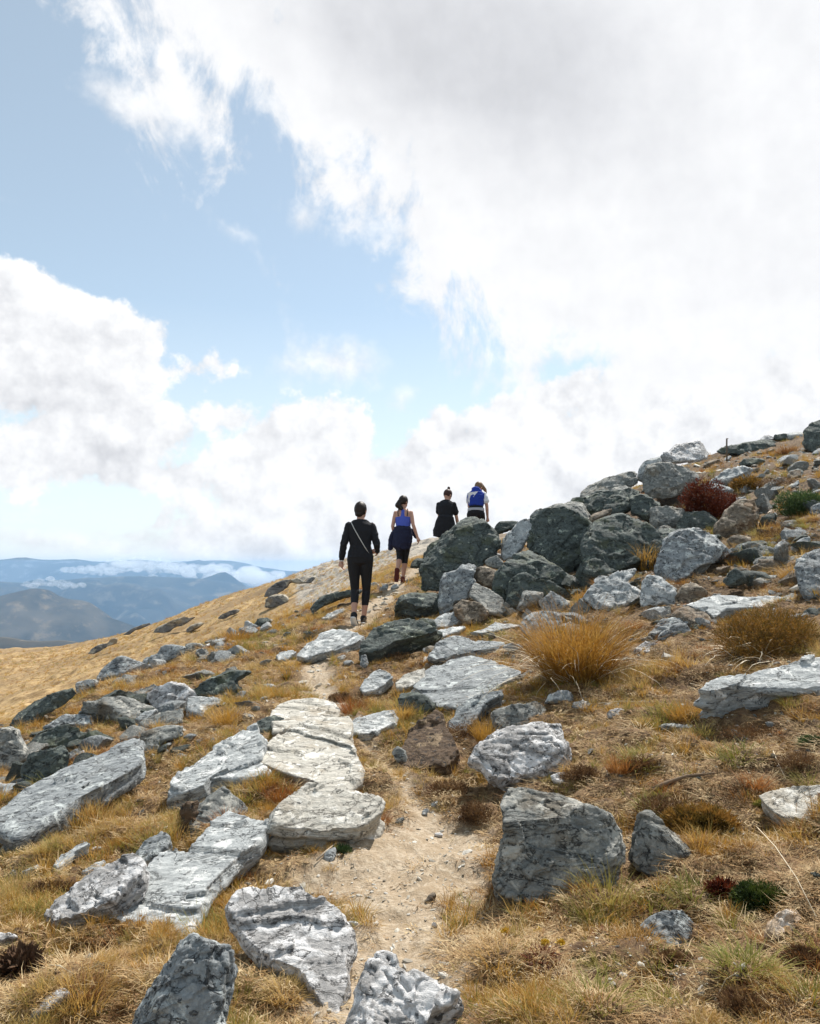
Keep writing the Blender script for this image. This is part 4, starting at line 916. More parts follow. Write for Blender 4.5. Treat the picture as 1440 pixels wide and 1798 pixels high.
m_stalk = plain('bleached_dry_stalk', (0.66, 0.56, 0.40), 0.7, 0.15)
m_redleaf = blade_mat('dark_red_leaves', [(0.045, 0.010, 0.006), (0.11, 0.022, 0.009), (0.20, 0.05, 0.018), (0.03, 0.008, 0.006)], 0.3, 14.0, 0.1)
m_green = blade_mat('deep_green_leaves', [(0.035, 0.065, 0.022), (0.075, 0.125, 0.04), (0.15, 0.20, 0.075), (0.03, 0.045, 0.02)], 0.25, 14.0, 0.1)
m_moss = blade_mat('dark_moss', [(0.018, 0.032, 0.008), (0.045, 0.07, 0.012), (0.10, 0.13, 0.02), (0.05, 0.05, 0.012)], 0.2, 12.0, 0.1)
m_yellow = plain('yellow_flower_heads', (0.60, 0.40, 0.04), 0.8, 0.2)

def blades(name, n, hgt, spread, width, droop, seed, mat=None, base_r=None, flat=0.0, curl=0.3, segs=3, var=.45):
    """one tuft: n tapering ribbons leaning outwards from a small base; returns vertex and face arrays"""
    r = np.random.default_rng(seed)
    base_r = base_r if base_r is not None else spread * 0.35
    V, F = [], []
    for i in range(n):
        a = r.uniform(0, 2 * math.pi); rad = base_r * math.sqrt(r.uniform()); lean = a + r.normal(0, 0.7)
        p = np.array([math.cos(a) * rad, math.sin(a) * rad, -0.01]); L = hgt * r.uniform(var, 1.1)
        tilt = min(1.5, (rad / max(base_r, 1e-5)) * spread / hgt * 0.9 + abs(r.normal(0, 0.22)) + flat)
        sd_ = np.array([-math.sin(lean + r.normal(0, 0.5)), math.cos(lean), r.normal(0, 0.2)]); sd_ /= np.linalg.norm(sd_)
        wd = width * r.uniform(0.6, 1.3); b0 = len(V)
        for s in range(segs + 1):
            f = s / segs
            wv = sd_ * wd * 0.5 * (1 - f ** 1.5)
            if s < segs: V.append(p - wv); V.append(p + wv)
            else: V.append(p.copy())
            d = np.array([math.cos(lean) * math.sin(tilt), math.sin(lean) * math.sin(tilt), math.cos(tilt)])
            p = p + d * L / segs; tilt = min(2.4, tilt + droop * (0.4 + f) + r.normal(0, 0.05)); lean += r.normal(0, curl) * 0.4
        for s in range(segs):
            q = b0 + 2 * s
            if s < segs - 1: F.append((q, q + 1, q + 3, q + 2))
            else: F.append((q, q + 1, q + 2))
    return np.array(V), F
def proto(name, VF, mat, coll):
    me = bpy.data.meshes.new(name); me.from_pydata(VF[0].tolist(), [], VF[1]); me.update(); me.materials.append(mat)
    o = bpy.data.objects.new(name, me); coll.objects.link(o); return o

def instancer(name, pts, normals_rot, scl, idx, coll, kind='stuff'):
    """a point mesh whose points carry tufts or stones through geometry nodes"""
    me = bpy.data.meshes.new(name); me.vertices.add(len(pts)); me.vertices.foreach_set('co', np.asarray(pts, np.float32).ravel())
    a = me.attributes.new('rot', 'FLOAT_VECTOR', 'POINT'); a.data.foreach_set('vector', np.asarray(normals_rot, np.float32).ravel())
    a = me.attributes.new('scl', 'FLOAT_VECTOR', 'POINT'); a.data.foreach_set('vector', np.asarray(scl, np.float32).ravel())
    a = me.attributes.new('idx', 'INT', 'POINT'); a.data.foreach_set('value', np.asarray(idx, np.int32))
    o = bpy.data.objects.new(name, me); COL.objects.link(o); o['kind'] = kind
    ng = bpy.data.node_groups.new(name + '_scatter', 'GeometryNodeTree')
    ng.interface.new_socket('Geometry', in_out='INPUT', socket_type='NodeSocketGeometry')
    ng.interface.new_socket('Geometry', in_out='OUTPUT', socket_type='NodeSocketGeometry')
    gi = ng.nodes.new('NodeGroupInput'); go = ng.nodes.new('NodeGroupOutput')
    ci = ng.nodes.new('GeometryNodeCollectionInfo'); ci.inputs[0].default_value = coll
    ci.inputs['Separate Children'].default_value = True; ci.inputs['Reset Children'].default_value = True
    ip = ng.nodes.new('GeometryNodeInstanceOnPoints'); ip.inputs['Pick Instance'].default_value = True
    def attr(nm, typ):
        nd = ng.nodes.new('GeometryNodeInputNamedAttribute'); nd.data_type = typ; nd.inputs[0].default_value = nm; return nd.outputs[0]
    L = ng.links.new
    L(gi.outputs[0], ip.inputs['Points']); L(ci.outputs[0], ip.inputs['Instance'])
    L(attr('idx', 'INT'), ip.inputs['Instance Index'])
    e2r = ng.nodes.new('FunctionNodeEulerToRotation'); L(attr('rot', 'FLOAT_VECTOR'), e2r.inputs[0])
    L(e2r.outputs[0], ip.inputs['Rotation']); L(attr('scl', 'FLOAT_VECTOR'), ip.inputs['Scale'])
    L(ip.outputs[0], go.inputs[0])
    md = o.modifiers.new('scatter', 'NODES'); md.node_group = ng
    return o

def make_coll(name, items):
    c = bpy.data.collections.new(name)
    for i, (vf, mt) in enumerate(items): proto('%s_%02d' % (name, i), vf, mt, c)
    return c
c_grass = make_coll('grass_kinds', [
    (blades('g', 34, .10, .055, .0030, .28, 1), m_gold), (blades('g', 40, .085, .06, .0030, .40, 2), m_gold),
    (blades('g', 30, .12, .05, .0032, .22, 3), m_gold), (blades('g', 42, .07, .06, .0028, .45, 4), m_rust),
    (blades('g', 34, .085, .055, .0030, .35, 5), m_olive), (blades('g', 26, .14, .07, .0028, .3, 6), m_gold)])
c_litter = make_coll('litter_kinds', [
    (blades('l', 30, .075, .06, .0032, .1, 11, base_r=.06, flat=1.15, curl=.9), m_litter), (blades('l', 36, .05, .06, .0036, .25, 12, base_r=.06, flat=1.0, curl=1.4), m_litter),
    (blades('l', 26, .10, .06, .0026, .05, 13, base_r=.07, flat=1.25, curl=.7), m_litter), (blades('l', 40, .035, .05, .005, .5, 14, base_r=.05, flat=.7, curl=1.6), m_litter)])
# stones for the gravel
def pebble(seed):
    bm = bmesh.new(); bmesh.ops.create_icosphere(bm, subdivisions=1, radius=1.0); r = random.Random(seed)
    for v in bm.verts:
        v.co *= r.uniform(0.75, 1.15); v.co.z *= 0.5; v.co.x *= 1.3
    V = np.array([v.co[:] for v in bm.verts]); F = [tuple(v.index for v in f.verts) for f in bm.faces]; bm.free(); return V, F
m_peb = blade_mat('loose_stone_chips', [(0.22, 0.19, 0.15), (0.50, 0.46, 0.38), (0.68, 0.65, 0.58), (0.30, 0.27, 0.23)], 0.0, 3.0, 0.9)
c_peb = make_coll('pebble_kinds', [(pebble(i), m_peb) for i in range(5)])

def angular(seed, sub=3):
    bm = bmesh.new(); bmesh.ops.create_icosphere(bm, subdivisions=sub, radius=1.0); r = np.random.default_rng(seed)
    co = np.array([v.co[:] for v in bm.verts])
    for k in range(11):
        n = r.normal(size=3); n /= np.linalg.norm(n); d = co @ n; co -= np.clip(d - r.uniform(.35, .75), 0, None)[:, None] * n
    co *= (1.15, .85, .55); co += 0.02 * r.normal(size=co.shape) * (sub < 4)
    if sub > 3: co = co * (1 + .05 * fbm(co * 3, 4, .6, seed, ridged=True)[:, None]); co[:, 2] += .03 * np.round(2.5 * vnoise(co * 2.5, seed))
    F = [tuple(v.index for v in f.verts) for f in bm.faces]; bm.free(); return co, F
c_stone = make_coll('stone_kinds', [(angular(20 + i), RM[k]) for i, k in enumerate(['grey', 'pale', 'dark', 'brown', 'blue', 'grey', 'pale'])])
def scatter(N, ymin, ymax, keep, seed, bias=0.0):
    r = np.random.default_rng(seed)
    X = r.uniform(-0.68, 0.80, N); L = r.uniform(math.log(ymin), math.log(ymax), N)
    Y = np.exp(L); x = X * Y; z = zgrid(X, L) * Y
    k = keep(x, Y, z, r); x, Y, z = x[k], Y[k], z[k]
    ok = np.array([not in_rock(a, b_, c) for a, b_, c in zip(x, Y, z)], bool)
    return x[ok], Y[ok], z[ok], r
def trackness(x, y):
    P_ = np.stack([x, y, 0 * x], -1)
    return np.clip((path_mask(x, y) + 0.55 * fbm(P_ * 3.1, 3, 0.55, 5) + 0.45 * fbm(P_ * 14, 3, 0.6, 6) + 0.10) / 0.55, 0, 1)
BARE = [(1165, 1352, .30, .12), (1150, 1700, .25, .2), (560, 1190, .3, .3), (1290, 1290, .25, .12), (820, 1310, .25, .25), (480, 1530, .2, .12)]
bare_w = [(ground_pt(u, v), a, c) for u, v, a, c in BARE]
def bareness(x, y):
    r = 0 * x
    for p, a, c in bare_w: r = np.maximum(r, 1 - np.hypot((x - p.x) / (a * 1.4), (y - p.y) / (c * 2.0)))
    return np.clip(r * 2, 0, 1)
def keep_grass(x, y, z, r):
    P_ = np.stack([x, y, 0 * x], -1)
    d = 0.40 + 1.05 * fbm(P_ * 1.35, 3, 0.55, 51) + 0.95 * fbm(P_ * 6.0, 2, 0.5, 52)
    d = d + 0.25 * np.clip((y - 4) / 5, 0, 1)
    # the flat grass left of the track is thick, the lower right is threadbare
    d = d + np.where((x < -0.3), 0.20, 0.0) - 0.14 * ((x > 0.2) & (y < 4.5))
    d = d - 0.30 * np.clip((x - .12 * y) / .3, 0, 1) * (y > 7)
    d = d * (1 - trackness(x, y)) * (1 - bareness(x, y))
    return r.uniform(0, 1, len(x)) < d
x, y, z, r = scatter(100000, 1.7, 24, keep_grass, 61)
P_ = np.stack([x, y, 0 * x], -1); sel = fbm(P_ * 0.9, 3, 0.6, 71) + 0.30 * r.normal(size=len(x))
idx = np.where(sel < -0.28, 3, np.where(sel > 0.24, 4, r.choice([0, 1, 2, 0, 1, 5], len(x))))
big_ = np.clip(0.9 + 0.9 * fbm(P_ * 3.3, 2, .5, 53), .5, 1.5)
sc = r.uniform(0.5, 1.15, len(x)) * np.clip(0.60 + y / 14, 0.6, 2.0) * big_
rot = np.stack([r.normal(0, .15, len(x)), r.normal(0, .15, len(x)) - 0.1, r.uniform(0, 6.28, len(x))], -1)
# a fringe of grass where stones meet the turf
ex = []
for rim, Yr, tl_ in rims:
    c_ = rim.mean(0)
    for a, b_ in zip(rim, np.roll(rim, -1, 0)):
        ln = np.linalg.norm(b_ - a)
        for j in range(int(ln / (0.030 * Yr / 3.5)) + 1):
            if r.random() < .45: continue
            q = a + (b_ - a) * r.random(); q = c_ + (q - c_) * (1.0 + r.uniform(0.01, .05)); gz_ = float(ground_z(q[0], q[1]))
            if abs(gz_ - q[2]) < .25 + .03 * Yr and Yr < 16 and path_mask(q[:1], q[1:2])[0] < -.1 and not in_rock(q[0], q[1], gz_): ex.append((q[0], q[1], gz_))
ex = np.array(ex); print('FRINGE', len(ex)); m_ = len(ex)
x = np.concatenate([x, ex[:, 0]]); y = np.concatenate([y, ex[:, 1]]); z = np.concatenate([z, ex[:, 2]])
s2 = r.uniform(.5, 1.1, m_) * np.clip(.6 + ex[:, 1] / 14, .6, 2); sc = np.concatenate([sc, s2]); idx = np.concatenate([idx, r.choice([0, 1, 2, 3, 4], m_)])
rot = np.concatenate([rot, np.stack([r.normal(0, .25, m_), r.normal(0, .25, m_), r.uniform(0, 6.28, m_)], -1)])
instancer('dry_grass', np.stack([x, y, z - 0.008], -1), rot, np.stack([sc, sc, sc * r.uniform(.6, 1.15, len(x))], -1), idx, c_grass)
print('GRASS', len(x))
def keep_lit(x, y, z, r):
    return r.uniform(0, 1, len(x)) < (0.95 - 0.93 * np.clip(trackness(x, y) * 1.0 + 0.75 * bareness(x, y), 0, 1))
x, y, z, r = scatter(52000, 1.7, 13, keep_lit, 62)
sc = r.uniform(0.6, 1.3, len(x)) * np.clip(0.6 + y / 10, 0.6, 2.0)
rot = np.stack([r.normal(0, .2, len(x)), r.normal(0, .2, len(x)), r.uniform(0, 6.28, len(x))], -1)
instancer('plant_litter', np.stack([x, y, z + 0.004], -1), rot, np.stack([sc, sc, sc], -1), r.integers(0, 4, len(x)), c_litter)
def keep_peb(x, y, z, r):
    tk = trackness(x, y); bn = bareness(x, y)
    P_ = np.stack([x, y, 0 * x], -1)
    px_, py_ = px_of(x, y, z)
    scree = np.clip((x - 0.10 * y) / 0.3, 0, 1) * (y > 8) * 0.6 * (fbm(P_ * 0.8, 3, .5, 91) > 0.05)
    return r.uniform(0, 1, len(x)) < np.maximum(np.maximum(tk * 0.8, bn * 0.8), np.maximum(scree, 0.10))
x, y, z, r = scatter(26000, 1.7, 22, keep_peb, 63)
s0 = np.exp(r.normal(math.log(0.0062), 0.55, len(x))) * np.clip(y / 4.0, 0.75, 5)
s0 = np.where(y > 8, s0 * 1.25, s0)
rot = np.stack([r.normal(0, .3, len(x)), r.normal(0, .3, len(x)), r.uniform(0, 6.28, len(x))], -1)
instancer('gravel', np.stack([x, y, z + 0.1 * s0], -1), rot, np.stack([s0, s0 * r.uniform(.6, 1, len(x)), s0 * r.uniform(.6, 1.2, len(x))], -1), r.integers(0, 5, len(x)), c_peb)

def keep_stone(x, y, z, r):
    P_ = np.stack([x, y, 0 * x], -1); px_, py_ = px_of(x, y, z)
    f = fbm(P_ * 0.7, 3, .5, 95)
    right = np.clip((x - 0.06 * y) / 0.3, 0, 1) * (y > 7.0) * (0.55 + f)
    left = (x < -0.12 * y) * (y > 5) * (0.18 + 0.5 * f)
    return r.uniform(0, 1, len(x)) < np.clip(np.maximum(np.maximum(right, left), 0.05 + .15 * f), 0, 1) * (1 - trackness(x, y)) * (path_mask(x, y) < -.4)
x, y, z, r = scatter(6500, 2.2, 24, keep_stone, 64)
s0 = np.exp(r.normal(math.log(0.030), 0.50, len(x))) * np.clip(y / 6.5, 0.5, 2.2)
rot = np.stack([r.normal(0, .35, len(x)), r.normal(0, .35, len(x)), r.uniform(0, 6.28, len(x))], -1)
instancer('loose_stones', np.stack([x, y, z + 0.15 * s0], -1), rot, np.stack([s0, s0 * r.uniform(.6, 1, len(x)), s0 * r.uniform(.6, 1.2, len(x))], -1), r.integers(0, 7, len(x)), c_stone)

# tussock cover of the far golden slope
def keep_far(x, y, z, r):
    P_ = np.stack([x, y, 0 * x], -1)
    return (x / y < 0.0) & (r.uniform(0, 1, len(x)) < .55 + .9 * fbm(P_ * .12, 3, .5, 97))
x, y, z, r = scatter(60000, 22, 170, keep_far, 65)
sc = r.uniform(1.2, 3.4, len(x)) * np.clip(y / 60, .7, 2)
rot = np.stack([r.normal(0, .15, len(x)), r.normal(0, .15, len(x)), r.uniform(0, 6.28, len(x))], -1)
instancer('slope_tussock', np.stack([x, y, z - .01], -1), rot, np.stack([sc, sc, sc * .8], -1), r.choice([0, 1, 2, 3, 3, 4, 5], len(x)), c_grass)

# loose angular stones big enough to be seen one by one
PROTO_ST = []
for k in range(7):
    V_, F_ = angular(60 + k, 4); me_ = bpy.data.meshes.new('stone'); me_.from_pydata(V_.tolist(), [], F_); me_.update(); PROTO_ST.append(me_)
ST_MESH = {}; USED = set()
def stone_mesh(k, mk):
    if (k, mk) not in ST_MESH:
        m_ = PROTO_ST[k].copy(); m_.materials.append(RM[mk]); ST_MESH[(k, mk)] = m_
    return ST_MESH[(k, mk)]
WORDS = {'grey': 'grey', 'pale': 'pale', 'dark': 'dark', 'blue': 'bluish', 'brown': 'brownish'}
def strew(n, u0, u1, v0, v1, s0_, s1_, where, grp, seed, kinds, cond=None):
    r = random.Random(seed); done = 0; tries = 0
    while done < n and tries < n * 30:
        tries += 1
        u = r.uniform(u0, u1); v = r.uniform(v0, v1); big__ = s0_ >= 14
        if cond and not cond(u, v): continue
        p = ground_pt(u, v)
        if p.y > 26 or p.y < 2 or (not big__ and in_rock(p.x, p.y, p.z)) or float(path_mask(np.array([p.x]), np.array([p.y]))[0]) > -0.2: continue
        mk = r.choice(kinds); k = r.randrange(7); s_ = s0_ * (s1_ / s0_) ** (r.random() ** 1.6) * p.y / FPX
        o = bpy.data.objects.new('stone', stone_mesh(k, mk)); COL.objects.link(o)
        o.location = (p.x, p.y, p.z + .1 * s_); o.scale = (s_, s_ * r.uniform(.7, 1), s_ * r.uniform(.7, 1.2))
        o.rotation_euler = (r.gauss(0, .35) + .25, r.gauss(-.15, .3), r.uniform(0, 6.28))
        near_ = min(ROCK_PX, key=lambda q_: (q_[1] - u) ** 2 + (q_[2] - v) ** 2); du, dv = u - near_[1], v - near_[2]
        side = ('left of ' if du < 0 else 'right of ') if abs(du) > abs(dv) else ('above ' if dv < 0 else 'below ')
        lb = None
        for pre in ('', 'small ' if s_ * FPX / p.y < 14 else 'larger ', 'flat ', 'half sunk ', 'angular ', 'tilted ', 'blunt ', 'sharp '):
            lb = ' '.join((pre + WORDS[mk] + ' stone ' + side + near_[0]).split()[:16])
            if lb not in USED: break
        USED.add(lb)
        tag(o, ' '.join(lb.split()[:16]), 'stone', grp); done += 1
strew(72, 960, 1440, 800, 1120, 8, 27, 'on the upper right slope', 'loose stones of the upper right slope', 1, ['grey', 'pale', 'dark', 'blue', 'grey', 'brown'], lambda u, v: v > 1290 - u * .36)
strew(28, 1000, 1440, 1120, 1330, 6, 16, 'in the turf right of the large tussock', 'loose stones in the right turf', 2, ['grey', 'pale', 'brown'])
strew(42, 0, 460, 1120, 1330, 8, 26, 'in the left boulder field', 'loose stones of the left boulder field', 3, ['grey', 'pale', 'dark', 'blue'], lambda u, v: v > 1270 - u * .38)
strew(20, 450, 900, 1090, 1260, 6, 16, 'beside the upper track', 'loose stones beside the upper track', 4, ['grey', 'pale', 'blue'])
strew(42, 985, 1440, 850, 1030, 22, 50, 'in the outcrop', 'blocks jammed between the outcrop boulders', 6, ['dark', 'grey', 'dark', 'brown', 'blue'], lambda u, v: v > 1330 - u * .36)
strew(22, 870, 1200, 1010, 1110, 18, 38, 'below the outcrop', 'blocks at the foot of the outcrop', 7, ['grey', 'blue', 'pale', 'dark'])
strew(38, 10, 340, 1205, 1400, 20, 48, 'in the left boulder field', 'blocks wedged into the left boulder field', 8, ['dark', 'grey', 'blue', 'dark'], lambda u, v: v > 1300 - u * .35 and v < 1440 - u * .55)
strew(14, 150, 440, 1110, 1200, 14, 34, 'on the brow', 'blocks on the brow of the left slope', 9, ['grey', 'pale', 'blue'], lambda u, v: v > 1270 - u * .38)
strew(16, 0, 420, 1420, 1700, 6, 15, 'in the lower left grass', 'loose stones in the lower left grass', 5, ['pale', 'grey', 'blue'])

# ---- plants that stand out one by one
def plant_root(name, label, cat, u, v, group=None, sink=0.0):
    p = ground_pt(u, v); o = empty(name, (p.x, p.y, p.z - sink)); tag(o, label, cat, group); return o, p.y
def part_mesh(name, VF, mat, parent, smooth=False):
    return mesh_obj(name, VF[0], VF[1], mat, parent, smooth)
# large orange tussock
o, Y = plant_root('tussock', 'large orange tussock with long fine leaves right of the track', 'tussock', 1012, 1192)
k = Y / FPX
part_mesh('leaves', blades('t', 1700, 175 * k, 95 * k, .0062, .20, 201, base_r=50 * k, curl=.5, segs=5, var=.3), m_tussock, o)
part_mesh('dry_stalk', blades('t', 130, 200 * k, 150 * k, .0085, .26, 202, base_r=50 * k, flat=.35, curl=.6, segs=6), m_stalk, o)
# low spreading bush with bleached stems
o, Y = plant_root('shrub', 'low spreading ochre green shrub with bleached twisted stems', 'shrub', 1352, 1150)
k = Y / FPX
def dome_leaves(n, rx, ry, rz, leaf, seed, lw=0.35, up=0.3):
    """leaf-sized faces spread through an uneven dome"""
    r = np.random.default_rng(seed); V, F = [], []
    c = r.uniform(-1, 1, (16, 3)); c[:, 2] = np.abs(c[:, 2]); c /= np.maximum(1, np.linalg.norm(c, axis=1))[:, None]
    for i in range(n):
        q = c[r.integers(0, 16)] * 0.72 + r.normal(0, 0.22, 3); q[2] = abs(q[2]); L = np.linalg.norm(q)
        if L > 1.05: q = q / L * r.uniform(.85, 1.05)
        p = q * (rx, ry, rz); d = q + r.normal(0, .5, 3) + (0, 0, up); d /= np.linalg.norm(d)
        s = np.cross(d, r.normal(size=3)); s /= np.linalg.norm(s); l = leaf * r.uniform(.5, 1.3); b0 = len(V)
        V += [p - s * l * lw * .5, p + s * l * lw * .5, p + d * l]; F.append((b0, b0 + 1, b0 + 2))
    return np.array(V), F
m_bush = blade_mat('ochre_green_needles', [(0.10, 0.07, 0.016), (0.22, 0.125, 0.025), (0.42, 0.21, 0.045), (0.09, 0.10, 0.025)], .25, 12.0, .1)
part_mesh('leaves', dome_leaves(15000, 104 * k, 80 * k, 80 * k, .034, 211, .18), m_bush, o)
part_mesh('dead_stem', blades('t', 80, 100 * k, 120 * k, .013, .28, 212, base_r=90 * k, flat=.35, curl=1.2, segs=6), m_stalk, o)
for (lab, nm, cat, u, v, w_, d_, h_, n, lf, mt, sd_) in [
    ('dark red shrub growing between boulders of the upper outcrop', 'shrub', 'shrub', 1238, 918, 50, 44, 84, 9500, .05, m_redleaf, 1),
    ('second smaller dark red shrub lobe beside the crumbly boulder', 'shrub', 'shrub', 1275, 905, 30, 30, 40, 3000, .055, m_redleaf, 9),
    ('green cushion plant draped over the slope near the right edge', 'cushion_plant', 'plant', 1402, 905, 52, 40, 46, 9000, .05, m_green, 2),
    ('olive shrub on the upper scree above the red shrub', 'shrub', 'shrub', 1310, 862, 30, 30, 28, 3500, .06, m_bush, 3),
    ('dark green moss cushion in the lower right grass', 'moss_patch', 'moss', 1340, 1590, 52, 46, 40, 14000, .014, m_moss, 4),
    ('rusty red leaved plant beside the dark moss cushion', 'small_plant', 'plant', 1268, 1572, 26, 20, 26, 900, .030, m_redleaf, 5),
    ('bright green moss strip along the greenish slab edge', 'moss_patch', 'moss', 1352, 1412, 30, 10, 9, 2500, .012, m_olive, 6),
    ('small green herb under the edge of the worn pale slab', 'small_plant', 'plant', 600, 1494, 18, 12, 12, 1500, .012, m_green, 7),
    ('tiny crimson plant left of the white lobed rock', 'small_plant', 'plant', 452, 1692, 14, 12, 10, 500, .015, m_redleaf, 8),
    ('green mossy plant beside the right edge above the greenish slab', 'small_plant', 'plant', 1425, 1305, 22, 20, 14, 1800, .02, m_green, 10),
    ('dark heathery shrub draped over the half buried rock', 'shrub', 'shrub', 1230, 1455, 70, 44, 40, 7000, .026, m_bush, 11)]:
    p = ground_pt(u, v); k = p.y / FPX
    VF = dome_leaves(n, w_ * k, d_ * k, h_ * k, lf, 300 + sd_, .3)
    oo = mesh_obj(nm, VF[0], VF[1], mt, None, False, (p.x, p.y, p.z - 2 * k)); tag(oo, lab, cat)
# low brown heath that darkens the turf between the stones
m_heath = blade_mat('dry_brown_heath', [(0.07, 0.035, 0.016), (0.17, 0.09, 0.038), (0.33, 0.20, 0.09), (0.10, 0.04, 0.02)], .15, 16.0, .1)
for i, (lab, u, v, w_, h_) in enumerate([
    ('brown heath mat on the bank left of the black and white boulder', 790, 1395, 44, 26), ('brown heath clump hanging over the bank above the track corner', 838, 1440, 36, 34),
    ('dark heath mat on top of the crumbling earth bank', 800, 1290, 44, 22), ('brown heath clump between the square block and black and white boulder', 1020, 1365, 40, 22),
    ('dark brown heath mat right of the square block rim', 1180, 1425, 70, 26), ('wide brown heath patch below the long pale layered slab', 1320, 1290, 80, 22),
    ('dark heath patch at the right edge of the middle turf', 1400, 1345, 52, 24), ('brown heath mat under the golden turf ledge', 1120, 1345, 50, 16),
    ('reddish heath patch in the bottom right corner', 1330, 1770, 70, 26), ('brown heath patch right of the ochre quartz stone', 1415, 1690, 40, 24),
    ('dark heath clump below the marbled stone', 1180, 1690, 40, 18), ('brown heath on the shoulder of the upper outcrop', 1075, 895, 60, 20),
    ('dark heath below the crumbly boulder on the outcrop', 1290, 985, 46, 20), ('brown heath patch among scree near the right edge', 1380, 940, 50, 18),
    ('dark heath beside the small squared block', 1130, 950, 34, 22), ('brown heath on the upper scree above the green cushion', 1370, 850, 44, 16),
    ('brown heath patch in the lower left grass', 95, 1560, 50, 16), ('dark heath mat left of the pyramid shaped rock', 160, 1680, 50, 18),
    ('small brown heath mat beside the upper track', 600, 1228, 26, 14), ('brown heath clump under the dark overhanging slab', 700, 1160, 40, 18)]):
    p = ground_pt(u, v); k = p.y / FPX
    VF = dome_leaves(3200, w_ * k, w_ * .7 * k, h_ * k, max(.016, 3.2 * k), 800 + i, .28)
    oo = mesh_obj('heath_clump', VF[0], VF[1], m_heath, None, False, (p.x, p.y, p.z - 3 * k)); tag(oo, lab, 'heath')
# clumps one can point at
CL = [('golden tussock on the brow beside the thin white slab', 415, 1128, 26, 34, m_gold, 260),
 ('pale golden tuft on the edge of the mauve ledge', 412, 1392, 36, 26, m_gold, 300),
 ('reddish straw tuft tucked between the pale slabs', 492, 1402, 36, 40, m_rust, 300),
 ('orange tuft between the rounded layered stone and earth bank', 852, 1300, 26, 50, m_gold, 320),
 ('rusty tuft on the right bank above the greenish flat slab', 622, 1250, 34, 36, m_rust, 300),
 ('yellow green tuft beside the dark flake under the tan stone', 708, 1262, 20, 34, m_gold, 220),
 ('broad golden turf tuft overhanging the little ledge on the right', 1165, 1300, 70, 34, m_gold, 520),
 ('ochre bushy tuft above the golden turf ledge', 1205, 1262, 48, 44, m_gold, 480),
 ('yellow tuft next to the white lumpy stone', 1132, 1272, 26, 24, m_gold, 260),
 ('brown tuft crowning the rim above the square block', 1088, 1352, 34, 40, m_rust, 320),
 ('green tinted tuft at the right foot of the square block', 1030, 1612, 44, 44, m_olive, 340),
 ('green and straw tuft below the square block centre', 1060, 1560, 34, 36, m_olive, 260),
 ('pale straw tuft at the left foot of the square block', 935, 1590, 24, 26, m_gold, 200),
 ('green tuft near the bottom edge right of centre', 968, 1752, 44, 36, m_olive, 320),
 ('olive tuft below the marbled stone', 1060, 1700, 34, 34, m_olive, 260),
 ('straw tuft at the bottom right of the pinkish rock', 1130, 1745, 40, 36, m_gold, 260),
 ('yellow green tuft between pyramid rock and white lobed rock', 400, 1625, 40, 36, m_olive, 360),
 ('ochre tuft right of the big pale lichen slab', 412, 1545, 26, 30, m_rust, 240),
 ('straw tuft hanging below the white lobed rock', 500, 1750, 44, 40, m_gold, 340),
 ('lime tinted tuft under the purple streaked slab', 250, 1650, 40, 28, m_olive, 300),
 ('golden clump left of the path slabs below the pale cube', 400, 1268, 44, 40, m_gold, 420),
 ('brown tuft in the bottom left foreground', 150, 1745, 40, 36, m_rust, 300),
 ('ochre tuft right of the huge blue face in the outcrop', 1135, 1000, 26, 50, m_gold, 260),
 ('ochre grass clump at the foot of the pale blue boulder', 1395, 1020, 30, 40, m_gold, 300),
 ('orange tuft between the track and the worn pale slab', 668, 1445, 22, 26, m_rust, 240),
 ('short golden tuft at the top of the earth bank', 862, 1232, 18, 20, m_gold, 180),
 ('orange grass cap on the skyline by the dark corner boulder', 1382, 798, 24, 22, m_rust, 260),
 ('pale grass fringe on the inner bend of the dirt track', 700, 1365, 30, 24, m_gold, 240)]
for i, (lab, u, v, hw, hh, mt, n) in enumerate(CL):
    p = ground_pt(u, v); k = p.y / FPX
    VF = blades('c', n, hh * k * 1.15, hw * k * .8, max(.0028, 0.9 * k), .30, 400 + i, base_r=hw * k * .62, curl=.4, segs=4)
    oo = mesh_obj('grass_tuft', VF[0], VF[1], mt, None, False, (p.x, p.y, p.z)); tag(oo, lab, 'grass tuft')
